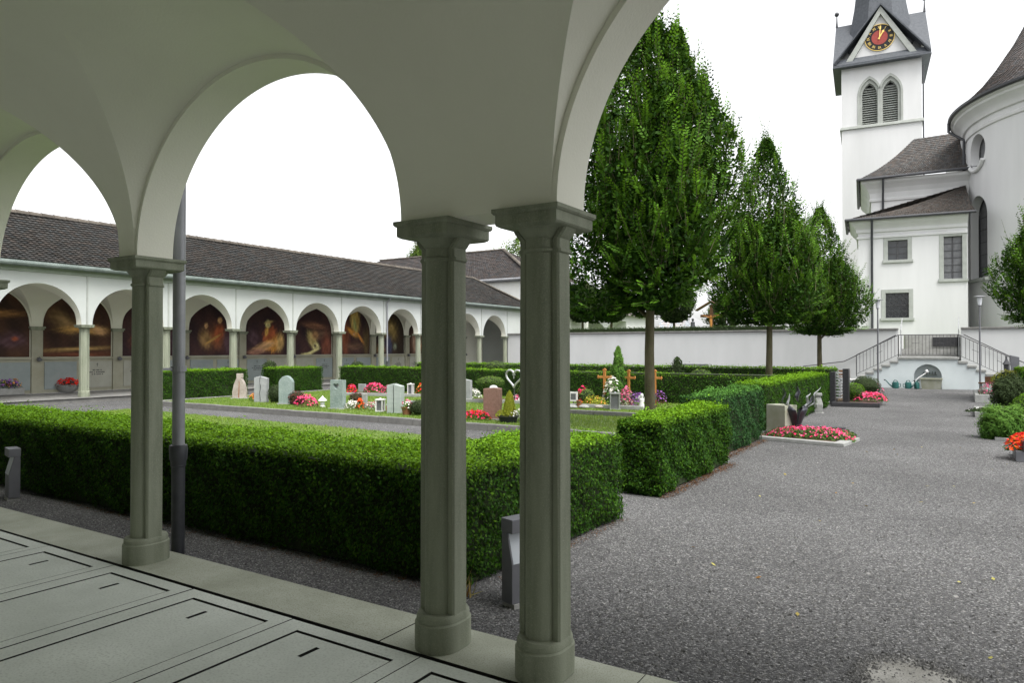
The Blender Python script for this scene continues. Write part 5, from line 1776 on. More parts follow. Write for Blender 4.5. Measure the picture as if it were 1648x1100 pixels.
for r_, z in ((tw * 1.02, gb + 1.2), (tw * .86, gap_ - 1.1), (tw * .72, gap_ + .9), (tw * .52, gap_ + 5.2), (.05, gap_ + 19)):
    rings.append([(tcx + r_ * math.cos(math.pi / 8 + i * math.pi / 4), TD + r_ * math.sin(math.pi / 8 + i * math.pi / 4), z) for i in range(8)])
spx.loft(rings)
cb('spire', spx, M['slate'])
# clock
kx, kz = ch(1415.5, 60, TYF - .1)
KR = 0.93
KY = TYF - .075
dial = MB()


def diskz(mb, r_, y0, y1, n=48, r_in=0.0):
    o_ = [(kx + r_ * math.cos(2 * math.pi * i / n), kz + r_ * math.sin(2 * math.pi * i / n)) for i in range(n)]
    if r_in == 0:
        mb.slab([(x, y0, z) for x, z in o_], (0, y1 - y0, 0))
    else:
        i_ = [(kx + r_in * math.cos(2 * math.pi * i / n), kz + r_in * math.sin(2 * math.pi * i / n)) for i in range(n)]
        for i in range(n):
            j = (i + 1) % n
            mb.slab([(o_[i][0], y0, o_[i][1]), (o_[j][0], y0, o_[j][1]), (i_[j][0], y0, i_[j][1]), (i_[i][0], y0, i_[i][1])], (0, y1 - y0, 0))


diskz(dial, KR, KY - .05, KY + .02)
clock = cb('clock', dial, M['clock_black'])
rg = MB()
diskz(rg, KR + .035, KY - .08, KY + .01, r_in=KR + .005)
pass
cb('clock_ring', rg, M['gold'], clock)
cen_ = MB()
diskz(cen_, KR * .56, KY - .06, KY - .0505)
cb('clock_centre', cen_, M['clock_red'], clock)
for h_, s_ in enumerate(['XII', 'I', 'II', 'III', 'IV', 'V', 'VI', 'VII', 'VIII', 'IX', 'X', 'XI']):
    cu = bpy.data.curves.new('numeral', 'FONT')
    cu.body = s_
    cu.size = 0.27
    cu.align_x = 'CENTER'
    cu.align_y = 'CENTER'
    cu.extrude = 0.008
    cu.offset = 0.0
    ob = bpy.data.objects.new('numeral', cu)
    COL.objects.link(ob)
    bpy.context.view_layer.update()
    me = bpy.data.meshes.new_from_object(ob.evaluated_get(bpy.context.evaluated_depsgraph_get()))
    bpy.data.objects.remove(ob)
    a = R(30 * h_)
    rr_ = KR * .785
    xs_ = 0.9 if len(s_) < 3 else 0.72
    for v in me.vertices:
        x, y, z = v.co.x * xs_, v.co.y, v.co.z
        X = rr_ * math.sin(a) + x * math.cos(a) + y * math.sin(a)
        Zz = rr_ * math.cos(a) - x * math.sin(a) + y * math.cos(a)
        v.co = (kx + X, KY - .062 - z, kz + Zz)
    me.materials.append(M['gold'])
    no = bpy.data.objects.new('numeral', me)
    COL.objects.link(no)
    no.parent = clock


def hand(ang, ln, wd, y):
    mb = MB()
    s_, c_ = math.sin(ang), math.cos(ang)
    pts = [(-wd * .5, -.16), (wd * .5, -.16), (wd * .45, ln * .62), (wd * 1.0, ln * .72), (0, ln), (-wd * 1.0, ln * .72), (-wd * .45, ln * .62)]
    mb.slab([(kx + x * c_ + z * s_, y, kz - x * s_ + z * c_) for x, z in pts], (0, .02, 0))
    return mb


cb('clock_hand', hand(R(30.5), .60, .085, KY - .115), M['gold'], clock)
cb('clock_hand', hand(R(4), .86, .06, KY - .145), M['gold'], clock)

# ------------------------------------------------------------------ things on the terrace beyond the wall
hall = thing('arched_hall', 'low white cemetery hall with round arches far behind the terrace hedge', 'hall', (-34, 70, 2.28))
hx0, hx1 = at_s(905, 520, 78).x, at_s(1012, 520, 78).x
hb2 = MB().box(-44, hx1, 70, 78, 2.28, 5.25)
hw2 = hb2.build('wall', M['church_plaster'], hall)
hc = []
for px in (922, 955, 995):
    c0 = at_y(px, 520, 70).x
    hc.append(MB().slab([(c0 - 1.5, 69.5, 2), (c0 + 1.5, 69.5, 2)] + [(c0 + 1.5 * math.cos(math.pi * i / 12), 69.5, 3.2 + 1.4 * math.sin(math.pi * i / 12)) for i in range(13)], (0, 2.5, 0)))
cut(hw2, hc, world=True)
hr2 = MB()
tiles(hr2, lambda u, v: Vector((-45 + (hx1 + 45.6) * u - 3 * u * v, 69.4 + 4 * v, 5.2 + 1.9 * v)), 10, 60, (0.15, 0.13, 0.125), seed=51)
hr2.add([(-45, 78.6, 5.2), (hx1 + .6, 78.6, 5.2), (hx1 - 2.4, 73.4, 7.1), (-45, 73.4, 7.1)], [(0, 1, 2, 3)], 0, (0.15, 0.13, 0.125))
hr2.add([(hx1 + .6, 69.4, 5.2), (hx1 + .6, 78.6, 5.2), (hx1 - 2.4, 73.4, 7.1)], [(0, 1, 2)], 0, (0.15, 0.13, 0.125))
hr2.build('roof', M['tile'], hall)
gh = thing('grey_roofed_house', 'house with pale grey tiled pyramid roof beyond the wall by the crucifix', 'house', (-21, 64, 2.28))
a0, a1, ap = at_s(1088, 524, 70), at_s(1168, 527, 70), at_s(1118, 496, 73)
gm = MB()
tiles(gm, lambda u, v: Vector((a0.x + (a1.x - a0.x) * u, 62, 3.3)).lerp(Vector((ap.x, 65, ap.z)), v), 10, 26, (0.36, 0.36, 0.37), 0.03, 0.02, 0.1, 52)
gm.add([(a1.x, 62, 3.3), (a1.x, 68, 3.3), (ap.x, 65, ap.z)], [(0, 1, 2)], 0, (.33, .33, .34))
gm.add([(a0.x, 62, 3.3), (a0.x, 68, 3.3), (ap.x, 65, ap.z)], [(0, 1, 2)], 0, (.33, .33, .34))
gm.add([(a0.x, 68, 3.3), (a1.x, 68, 3.3), (ap.x, 65, ap.z)], [(0, 1, 2)], 0, (.33, .33, .34))
gm.build('roof', M['tile'], gh)
MB().box(a0.x + .4, a1.x - .4, 62.4, 67.6, 2.2, 3.4).build('wall', M['church_plaster'], gh)
wh = thing('white_house', 'small white house with blue grey windows far behind, left of the tower foot', 'house', (-9.5, 66, 2.28))
b0, b1 = at_y(1336, 515, 64).x, at_y(1393, 515, 64).x
MB().box(b0, b1, 64, 70, 2.2, 5.2).build('wall', M['church_plaster'], wh)
for px in (1366, 1377):
    xc = at_y(px, 520, 64).x
    f_ = MB().box(xc - .42, xc + .42, 63.93, 64.0, 3.0, 4.3).build('window', M['trim_stone'], wh)
    MB().box(xc - .33, xc + .33, 63.91, 63.929, 3.08, 4.2).build('pane', M['lead_glass'], f_)
wr2 = MB()
wr2.slab([(b0 - .4, 63.6, 5.2), (b0 - .4, 67, 7.2), (b0 - .4, 70.4, 5.2)], (b1 - b0 + .8, 0, 0), 0)
for i in range(len(wr2.c)): wr2.c[i] = (0.16, 0.14, 0.13)
wr2.build('roof', M['tile'], wh)
c = at_s(1145, 524, 47)
cx_ = thing('crucifix', 'brown wooden crucifix under a little pitched roof on the terrace', 'crucifix', (c.x, c.y, 2.28))
m_ = MB().box(-.10, .10, -.08, .08, 0, 2.25).box(-.72, .72, -.079, .079, 1.42, 1.60)
m_.build('cross', M['wood_dark'], cx_, local=True)
MB().slab([(-1.0, -.3, 1.85), (0, -.3, 2.42), (1.0, -.3, 1.85), (1.0, -.3, 1.92), (0, -.3, 2.50), (-1.0, -.3, 1.92)], (0, .55, 0)).build('roof', M['wood_dark'], cx_, local=True)
f_ = MB()
f_.tube([(0, -.14, .55), (.02, -.17, .95), (0, -.15, 1.3)], [.05, .09, .10], 8)
f_.tube([(-.55, -.12, 1.55), (0, -.14, 1.36), (.55, -.12, 1.55)], [.03, .05, .03], 6)
f_.lathe([(0, 1.36), (.07, 1.42), (.07, 1.5), (0, 1.56)], (0, -.16, 0), 8)
f_.build('carved_figure', M['wood_cross'], cx_, local=True, smooth=True)
c = at_s(1115, 524, 44)
sx_ = thing('dark_statue', 'small dark standing statue on a plinth beside the roofed crucifix', 'statue', (c.x, c.y, 2.28))
MB().box(-.28, .28, -.2, .2, 0, .42).build('plinth', M['cast_iron'], sx_, local=True)
f_ = MB()
f_.lathe([(.20, .42), (.18, .65), (.12, .85), (.14, .95), (.05, 1.04), (.08, 1.10), (.08, 1.17), (0, 1.23)], (0, 0, 0), 10)
f_.build('figure', M['cast_iron'], sx_, local=True, smooth=True)

# ------------------------------------------------------------------ plants, stones and small things on the graves
def size_at(px, s=None, p=None):
    """metres for px pixels at a point p"""
    d = (Vector(p) - Vector((0, 0, EYE))).dot(_F)
    return px * d / FOC


def foliage_patch(root, sx, sy, h, n, leaf, m, name='foliage', z0=0.0, dome=True):
    k = n
    a = rng.uniform(0, 2 * np.pi, k)
    r_ = np.sqrt(rng.uniform(0, 1, k))
    x, y = r_ * np.cos(a), r_ * np.sin(a)
    top = h * np.sqrt(np.clip(1 - r_ ** 2.6, 0.02, 1)) if dome else np.full(k, h)
    z = z0 + top * rng.uniform(0.25, 1.0, k)
    P = np.column_stack([x * sx / 2, y * sy / 2, z])
    v = leaves(P, np.column_stack([x, y, np.full(k, .8)]) + rng.normal(0, .5, (k, 3)), leaf * rng.uniform(.7, 1.3, k), leaf * .6)
    return build_np(name, v, 4, m, root, np.clip(rng.normal(.15, .15, k), 0, 1), local=True)


def blossoms(root, sx, sy, h, n, rad, m, name='blossoms', z0=0.0, cx=0.0, cy=0.0, box=False):
    if box:
        x, y = rng.uniform(-1, 1, n), rng.uniform(-1, 1, n)
        q_ = np.maximum(np.abs(x), np.abs(y))
    else:
        a = rng.uniform(0, 2 * np.pi, n)
        q_ = np.sqrt(rng.uniform(0, 1, n))
        x, y = q_ * np.cos(a), q_ * np.sin(a)
    z = z0 + h * np.sqrt(np.clip(1 - q_ ** 2.6, 0.06, 1)) * rng.uniform(.82, 1.12, n)
    P = np.column_stack([cx + x * sx / 2, cy + y * sy / 2, z])
    v = discs(P, np.column_stack([x * .8, y * .8, np.full(n, .7)]) + rng.normal(0, .35, (n, 3)), rad * rng.uniform(.7, 1.25, n))
    return build_np(name, v, 6, m, root, local=True)


def box_bed(root, sx, sy, h, n, leaf, m):
    x, y = rng.uniform(-1, 1, n), rng.uniform(-1, 1, n)
    q_ = np.maximum(np.abs(x), np.abs(y))
    z = h * np.sqrt(np.clip(1 - q_ ** 4, .04, 1)) * rng.uniform(.2, 1, n)
    v = leaves(np.column_stack([x * sx / 2, y * sy / 2, z]), np.column_stack([x * .7, y * .7, np.full(n, .8)]) + rng.normal(0, .5, (n, 3)), leaf * rng.uniform(.7, 1.3, n), leaf * .6)
    return build_np('foliage', v, 4, m, root, np.clip(rng.normal(.1, .12, n), 0, 1), local=True)


def flowers(name, label, p, sx, sy, h, petals, n=120, rad=0.022, leaf=0.05, lm=None, rz=0.0, group='flowers planted on the graves', box=False, nl=None, cat='flowers'):
    root = thing(name, label, cat, p, rz, group)
    if box:
        box_bed(root, sx, sy, h, nl or n * 3, leaf, lm or M['bush_leaf'])
    else:
        foliage_patch(root, sx, sy, h, nl or n * 2, leaf, lm or M['bush_leaf'])
    for pm in petals:
        blossoms(root, sx * .96, sy * .96, h, n // len(petals), rad, M[pm], box=box)
    return root


def bush(name, label, p, rx, ry, rz_, n, leaf, m, zc=None, group=None, cat='bush', flat=0.0, stem=False, rough=.06, cone=False, wd=.5):
    root = thing(name, label, cat, p, 0, group)
    zc = rz_ * 0.95 if zc is None else zc
    u = unit(rng.normal(size=(n, 3)))
    k = 1 - np.abs(rng.normal(0, rough, n)) + .05 * np.sin(u[:, 0] * 7) * np.sin(u[:, 2] * 6) + rng.exponential(rough * .35, n)
    if rough > .1: k += .17 * np.sin(u[:, 0] * 5 + p[0] * 3) * np.sin(u[:, 2] * 4 + 1) + .10 * np.sin(u[:, 0] * 11 + u[:, 1] * 13 + u[:, 2] * 9)
    if cone:
        t = rng.uniform(0, 1, n) ** .8
        a = rng.uniform(0, 2 * np.pi, n)
        rr = (np.sqrt(np.clip(1 - t, 0, 1)) * np.minimum(1, t * 6 + .55)) * (1 + .28 * np.sin(a * 3 + t * 15) * np.sin(a * 2 - t * 9)) * np.clip(1 - np.abs(rng.normal(0, rough * 1.6, n)), 0, 1.2)
        P = np.column_stack([rr * np.cos(a) * rx, rr * np.sin(a) * ry, t * rz_ * 2 + zc - rz_])
        nr = np.column_stack([np.cos(a), np.sin(a), np.full(n, .5)])
    else:
        P = np.column_stack([u[:, 0] * k * rx, u[:, 1] * k * ry, zc + u[:, 2] * k * rz_])
        nr = u + np.array([0, 0, .3])
    P[:, 2] = np.maximum(P[:, 2], .01)
    L = leaf * rng.uniform(.7, 1.3, n)
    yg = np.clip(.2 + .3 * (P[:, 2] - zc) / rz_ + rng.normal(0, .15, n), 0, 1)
    v = leaves(P, nr + rng.normal(0, .5, (n, 3)), L, L * wd, np.column_stack([nr[:, 0], nr[:, 1], np.full(n, .7)]))
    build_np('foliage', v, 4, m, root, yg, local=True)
    c_ = MB()
    s = .86
    if cone:
        c_.lathe([(rx * .7, max(.01, zc - rz_ * .95)), (rx * .62, zc - rz_ * .3), (rx * .38, zc + rz_ * .4), (.01, zc + rz_ * .85)], (0, 0, 0), 10, sy=ry / rx)
    else:
        c_.lathe([(.01, zc - rz_ * s)] + [(rx * s * math.cos(a), zc + rz_ * s * math.sin(a)) for a in [-1.1, -.6, 0, .6, 1.1]] + [(.01, zc + rz_ * s)], (0, 0, 0), 12, sy=ry / rx)
        if stem:
            c_.lathe([(.03, 0), (.025, zc)], (0, 0, 0), 8)
    c_.build('twigs', M['hedge_core'], root, local=True, smooth=True)
    return root


TOC = lambda p: math.atan2(-p[0], p[1])                      # turn that faces something towards the camera


def stone_at(px, py, z=GL):
    return at(px, py, z)


# --- the front row of gravestones
def stele(name, label, px, py, w_px, h_px, d, m, outline=None, rz=0.0, foot=True, group='gravestones in the front row', extra=None, bevel=.012):
    p = stone_at(px, py)
    W_, H_ = size_at(w_px, p=p), size_at(h_px, p=p)
    root = thing(name, label, 'gravestone', p, rz, group)
    o_ = outline or [(-.5, 0), (.5, 0), (.5, 1), (-.5, 1)]
    body = MB().slab([(x * W_, -d / 2, z * H_) for x, z in o_], (0, d, 0))
    s = body.build('stone', m, root, local=True, bevel=bevel)
    if foot:
        MB().box(-W_ * .62, W_ * .62, -d * .75, d * .75, -.06, .03).build('footing', M['light_granite'], root, local=True, bevel=.006)
    return root, s, W_, H_


def turn(px, py, extra=0.0):
    p = stone_at(px, py)
    return math.atan2(-p.x, p.y) * .0 + extra


r1, s1, W_, H_ = stele('gravestone', 'rough pinkish gravestone tapering to a small top block, leftmost of the front row', 386, 642, 21, 33, .22, M['pink_stone'], [(-.5, 0), (.5, 0), (.5, .35), (.36, .75), (.16, 1), (-.2, 1), (-.38, .72), (-.5, .35)], R(38))
MB().box(-.09, .09, -.07, .07, H_ + .002, H_ + .14).build('top_block', M['pink_stone'], r1, local=True, bevel=.01)
tops = MB().slab([(-.02, -.113, .02), (.012, -.113, .02), (.02, -.113, H_ * .8), (-.0, -.113, H_ * .9)], (0, .004, 0))
tops.build('carved_line', M['terracotta'], r1, local=True)


def split_stele(label, px, py, w_px, h_px, d, m, rz, gap, zig):
    p = stone_at(px, py)
    W_, H_ = size_at(w_px, p=p), size_at(h_px, p=p)
    root = thing('gravestone', label, 'gravestone', p, rz, 'gravestones in the front row')
    n = 8
    cut_l = [(-.02 * W_ + zig * math.sin(i * 1.7), H_ * i / n) for i in range(n + 1)]
    MB().slab([(-W_ / 2, -d / 2, 0)] + [(x - gap, -d / 2, z * .985) for x, z in cut_l] + [(-W_ / 2, -d / 2, H_ * .93)], (0, d, 0)).build('stone_half', m, root, local=True, bevel=.008)
    MB().slab([(W_ / 2, -d / 2 - .03, 0), (W_ / 2, -d / 2 - .03, H_ * .90)] + [(x + gap, -d / 2 - .03, z * .97) for x, z in reversed(cut_l)], (0, d, 0)).build('stone_half', m, root, local=True, bevel=.008)
    MB().box(-W_ * .45, W_ * .45, -.02, d / 2 - .01, 0, H_ * .88).build('dark_core', M['black_granite'], root, local=True)
    return root


split_stele('grey gravestone with a wavy dark split, second from left in the front row', 421, 648, 21, 43, .2, M['grey_stone'], R(32), .012, .014)
n = 12
r3, s3, W_, H_ = stele('gravestone', 'blue green gravestone with a rounded pointed top', 461, 651, 22, 46, .20, M['green_slate'], [(-.5, 0), (.5, 0), (.5, .78), (.40, .88), (.2, .97), (0, 1.0), (-.2, .97), (-.40, .88), (-.5, .78)], R(33))
r4, s4, W_, H_ = stele('gravestone', 'blue green gravestone pierced by a small heart shaped hole', 544, 659, 23, 47, .16, M['green_slate'], None, R(12))


def heart(s, n=24):
    out = []
    for i in range(n):
        t = 2 * math.pi * i / n
        out.append((s * 16 * math.sin(t) ** 3 / 16, s * (13 * math.cos(t) - 5 * math.cos(2 * t) - 2 * math.cos(3 * t) - math.cos(4 * t)) / 16))
    return out


s4.modifiers.clear()
cut(s4, [MB().slab([(x - .01, -.3, H_ * .80 + z) for x, z in heart(.085)], (0, .6, 0))])
split_stele('pale green grey gravestone in two tall halves with a straight dark joint', 637, 665, 25, 48, .24, M['green_grey_stone'], R(20), .014, .004)
r6, s6, W_, H_ = stele('gravestone', 'red brown granite gravestone between the double columns, with small white top', 793, 676, 29, 52, .15, M['red_granite'], [(-.5, 0), (.42, 0), (.5, .5), (.5, .97), (.2, 1.0), (-.5, .96)], R(10))
MB().lathe([(.10, 0), (.09, .03), (.05, .055), (0, .06)], (0.02, 0, H_ * .985), 10, sy=.6).build('white_dove', M['white_paint'], r6, local=True, smooth=True)

P = lambda px, py, z=GL: at(px, py, z)
bush('small_bush', 'small dark green bush between the split grey stone and the rounded stone', P(443, 649), .22, .2, .27, 700, .045, M['dark_bush_leaf'])
flowers('begonias', 'orange flowers at the foot of the rough pink stone', P(408, 646), .30, .25, .22, ['scarlet_petal', 'orange_petal'], 60, .022)
flowers('begonias', 'mixed pink flowers and dark red foliage right of the rounded gravestone', P(492, 655), .85, .5, .30, ['pink_petal', 'rose_petal'], 200, .024, lm=M['red_foliage'], nl=300)
bush('red_leaved_plant', 'dark red leaved plant beside the rounded gravestone', P(478, 652), .26, .22, .2, 500, .05, M['red_foliage'])


def pagoda_lamp(label, p):
    r_ = thing('grave_lantern', label, 'lantern', p, 0, 'grave lanterns')
    MB().lathe([(.09, 0), (.09, .05), (.06, .06), (.06, .10), (.075, .11)], (0, 0, 0), 8).build('base', M['white_paint'], r_, local=True)
    MB().lathe([(.07, .11), (.07, .22)], (0, 0, 0), 8).build('lamp_glass', M['lamp_glass'], r_, local=True)
    MB().lathe([(.15, .22), (.06, .32), (.05, .32), (.03, .35), (.0, .39)], (0, 0, 0), 8).build('lantern_roof', M['white_paint'], r_, local=True)
    return r_


def box_lamp(label, p, w_, h, m='white_paint', candle=True):
    r_ = thing('grave_lantern', label, 'lantern', p, R(20), 'grave lanterns')
    f = MB()
    for sx in (-1, 1):
        for sy in (-1, 1):
            f.box(sx * w_ / 2 - .012, sx * w_ / 2 + .012, sy * w_ / 2 - .012, sy * w_ / 2 + .012, .03, h)
    f.box(-w_ / 2 - .02, w_ / 2 + .02, -w_ / 2 - .02, w_ / 2 + .02, 0, .0299)
    f.box(-w_ / 2 - .02, w_ / 2 + .02, -w_ / 2 - .02, w_ / 2 + .02, h + .0001, h + .03)
    f.build('frame', M[m], r_, local=True)
    MB().box(-w_ / 2 + .014, w_ / 2 - .014, -w_ / 2 + .014, w_ / 2 - .014, .031, h - .01).build('lamp_glass', M['lead_glass'], r_, local=True)
    if candle:
        MB().lathe([(.03, h + .031), (.03, h + .05), (0, h + .06)], (0, 0, 0), 8).build('cap', M[m], r_, local=True)
    return r_


pagoda_lamp('white pagoda lantern with a conical roof by the heart stone', P(519, 656)).scale = (.8, .8, .8)
flowers('begonias', 'white flowers right of the heart stone', P(567, 659), .42, .4, .22, ['white_petal'], 130, .022, lm=M['grey_foliage'])
flowers('begonias', 'scarlet flower cluster before a pale post', P(580, 660), .24, .22, .26, ['scarlet_petal'], 70, .028)
bush('red_leaved_plant', 'brown red leaved plant behind the white flowers', P(574, 650), .24, .2, .16, 300, .05, M['red_foliage'])
pst = thing('marker_post', 'pale upright stone marker post between the heart stone and split stone', 'marker', P(587, 656), R(15))
MB().box(-.075, .075, -.03, .03, 0, .36).build('post', M['light_granite'], pst, local=True, bevel=.01)
MB().box(-.10, .10, -.06, .06, -.03, .02).build('base', M['light_granite'], pst, local=True)
flowers('heather', 'greyish white heather and small pink flowers before the marker post', P(601, 660), .5, .4, .2, ['white_petal', 'pink_petal'], 120, .016, lm=M['grey_foliage'])
box_lamp('white framed square lantern left of the tall split gravestone', P(612, 663), .16, .28)
cn = thing('grave_candle', 'red grave candle with white lid by the split gravestone', 'candle', P(624, 663), 0)
MB().lathe([(.035, 0), (.04, .13), (.035, .15)], (0, 0, 0), 12).build('cup', M['candle_red'], cn, local=True, smooth=True)
MB().lathe([(.042, .1501), (.042, .18), (.01, .20)], (0, 0, 0), 12).build('lid', M['white_paint'], cn, local=True, smooth=True)


def pot_plant(label, p, r_, h, petals, n, m='terracotta', fh=.2, lm=None, rad=.025):
    root = thing('flower_pot', label, 'flower pot', p, 0, 'potted plants on the graves')
    MB().lathe([(r_ * .72, 0), (r_, h), (r_ * 1.06, h), (r_ * 1.06, h - .02), (r_ * .9, h - .021)], (0, 0, 0), 16).build('pot', M[m], root, local=True, smooth=True)
    foliage_patch(root, r_ * 2.4, r_ * 2.4, fh, n * 2, .05, lm or M['bush_leaf'], z0=h * .7)
    for pm in petals:
        blossoms(root, r_ * 2.2, r_ * 2.2, fh * 1.05, n // len(petals), rad, M[pm], z0=h * .7)
    return root


pot_plant('brown pot of pink white flowers right of the split gravestone', P(655, 668), .13, .18, ['pink_petal', 'white_petal'], 60)
mk_ = thing('marker_post', 'small grey stone marker behind the clipped ball bush', 'marker', P(663, 664), R(15))
MB().box(-.09, .09, -.04, .04, 0, .28).build('post', M['grey_stone'], mk_, local=True, bevel=.01)
bush('ball_bush', 'small dark clipped ball bush beside the left double column', P(673, 669), .20, .2, .19, 1200, .03, M['dark_bush_leaf'], cat='bush')
flowers('begonias', 'red and pink flowers left of the red granite stone', P(767, 676), .75, .35, .2, ['red_petal', 'rose_petal'], 190, .026)
g_ = thing('flower_pot', 'black plastic pot with a golden cypress cone before the red granite stone', 'flower pot', P(818, 680), 0, 'potted plants on the graves')
MB().lathe([(.17, 0), (.215, .13), (.225, .13), (.225, .115)], (0, 0, 0), 20).build('pot', M['black_plastic'], g_, local=True, smooth=True)
n = 2600
t = rng.uniform(0, 1, n) ** .8
a = rng.uniform(0, 2 * np.pi, n)
rr = np.sqrt(np.clip(1 - t, 0, 1)) * np.minimum(1, t * 5 + .6) * np.clip(1 - np.abs(rng.normal(0, .2, n)), .1, 1.1) * .16
Pp = np.column_stack([rr * np.cos(a) + .03, rr * np.sin(a), .13 + t * .52])
v = leaves(Pp, np.column_stack([np.cos(a), np.sin(a), np.full(n, .3)]) + rng.normal(0, .4, (n, 3)), .05 * rng.uniform(.7, 1.3, n), .018, np.column_stack([np.cos(a) * .4, np.sin(a) * .4, np.ones(n)]))
build_np('foliage', v, 4, M['gold_leaf'], g_, np.clip(rng.normal(.3, .2, n), 0, 1), local=True)
foliage_patch(g_, .36, .4, .14, 260, .045, M['gold_leaf'], 'foliage', z0=.12).location = (-.12, 0, 0)
blossoms(g_, .2, .24, .12, 40, .02, M['white_petal'], z0=.12, cx=.15)
flowers('begonias', 'white flowers on grey foliage right of the golden cypress', P(840, 678), .42, .35, .28, ['white_petal'], 90, .024, lm=M['grey_foliage'])

# --- the back row before the cross hedge
ROWB = [
    ('begonias', 'dark red flowers at the left end of the back flower row', 566, 634, .45, .4, .30, ['red_petal', 'rose_petal'], 90, 'red_foliage'),
    ('begonias', 'large pink flower mass before the hedge, left of the tall split stone', 603, 634, 1.0, .5, .34, ['rose_petal', 'pink_petal'], 260, None),
    ('begonias', 'paler pink flowers continuing the pink mass before the hedge', 628, 635, .8, .5, .28, ['pink_petal'], 180, None),
    ('begonias', 'red and orange flowers in the back row beside the left double column', 679, 636, .45, .4, .36, ['red_petal', 'orange_petal'], 90, None),
    ('begonias', 'white flower cushion in the back row between the double columns', 763, 643, .55, .4, .30, ['white_petal'], 110, 'grey_foliage'),
    ('begonias', 'pink flower pot plants beneath the heart wreath', 833, 649, .5, .35, .22, ['pink_petal', 'white_petal'], 90, 'red_foliage'),
]
for nm, lab, px, py, sx, sy, h, pet, n, lm in ROWB:
    flowers(nm, lab, P(px, py), sx, sy, h, pet, n, .03, .06, M[lm] if lm else None)
mk_ = thing('marker_post', 'small bluish stone plate in the pink flower mass of the back row', 'marker', P(583, 632), 0)
MB().box(-.16, .16, -.04, .04, 0, .30).build('post', M['grey_stone'], mk_, local=True, bevel=.01)
box_lamp('white roofed lantern on a stone block right of the pink mass', P(661, 637), .15, .36)
mk_ = thing('marker_post', 'grey gravestone partly hidden behind the left double column', 'gravestone', P(751, 645), R(8))
MB().slab([(-.18, -.06, 0), (.16, -.06, 0), (.16, -.06, .60), (-.18, -.06, .66)], (0, .12, 0)).build('stone', M['grey_stone'], mk_, local=True, bevel=.01)
bush('topiary_bush', 'flat topped cloud pruned bush on a stem behind the red granite stone', P(789, 650), .42, .34, .17, 1500, .045, M['bush_leaf'], zc=.60, stem=True)
hw = thing('heart_wreath', 'white heart shaped wire wreath on a stand, seen left of the right double column', 'wreath', P(827, 650), R(-4))
hp_ = [(x, 0, .74 + z) for x, z in heart(.27, 30)]
MB().tube(hp_ + [hp_[0]], .030, 8).build('heart_ring', M['bright_metal'], hw, local=True, smooth=True)
MB().tube([(0, .02, 0), (0, .02, .50)], .015, 6).build('stand', M['rail_iron'], hw, local=True)
MB().tube([(0, 0, .70), (0, 0, .86)], .014, 6).tube([(-.05, 0, .81), (.05, 0, .81)], .012, 6).build('cross', M['bright_metal'], hw, local=True)
bush('small_bush', 'little green shrub beside the heart wreath', P(843, 649), .2, .2, .28, 500, .04, M['bush_leaf'])
# kerbs of the back graves
for (pa, pb, py0, py1, lab) in ((545, 676, 637, 640, 'low stone grave kerb under the pink flowers of the back row'), (745, 842, 648, 651, 'low stone grave kerb under the heart wreath'), (918, 1035, 656, 661, 'low stone grave kerb before the wooden crosses')):
    a, b = P(pa, py0), P(pb, py1)
    d = (b - a).normalized()
    nn_ = Vector((-d.y, d.x, 0))
    r_ = thing('grave_kerb', lab, 'grave kerb', (a + b) / 2, 0, 'stone kerbs of the back row')
    MB().slab([a - nn_ * .05, b - nn_ * .05, b + nn_ * .05, a + nn_ * .05], (0, 0, .10)).build('kerb_bar', M['light_granite'], r_, bevel=.01)
    MB().slab([a + nn_ * .051, b + nn_ * .051, b + nn_ * 1.2, a + nn_ * 1.2], (0, 0, .05)).build('soil', M['soil'], r_)


def grave_cross(label, px, py, h_px, scale=1.0):
    p = P(px, py)
    h = size_at(h_px, p=p)
    root = thing('wooden_cross', label, 'grave cross', p, R(-3), 'wooden grave crosses')
    w_ = h * .034
    mb = MB()

    def bar(pts): mb.slab([(x, -.02, z) for x, z in pts], (0, .045, 0))
    bar([(-w_, 0), (w_, 0), (w_, h * .93), (w_ * 1.7, h * .945), (w_ * 1.2, h * .975), (0, h), (-w_ * 1.2, h * .975), (-w_ * 1.7, h * .945), (-w_, h * .93)])
    mb.build('post', M['wood_cross'], root, local=True, bevel=.004)
    z = h * .765
    a = h * .215
    mb2 = MB()
    for s in (-1, 1):
        mb2.slab([(s * (w_ + .001), -.018, z - w_ * .9), (s * a * .85, -.018, z - w_ * .9), (s * a * .88, -.018, z - w_ * 1.6), (s * a, -.018, z), (s * a * .88, -.018, z + w_ * 1.6), (s * a * .85, -.018, z + w_ * .9), (s * (w_ + .001), -.018, z + w_ * .9)], (0, .041, 0))
    mb2.build('crossbar', M['wood_cross'], root, local=True, bevel=.004)
    MB().box(-w_ * 1.5, w_ * 1.5, -.035, -.021, h * .18, h * .30).build('name_plate', M['light_granite'], root, local=True)
    return root


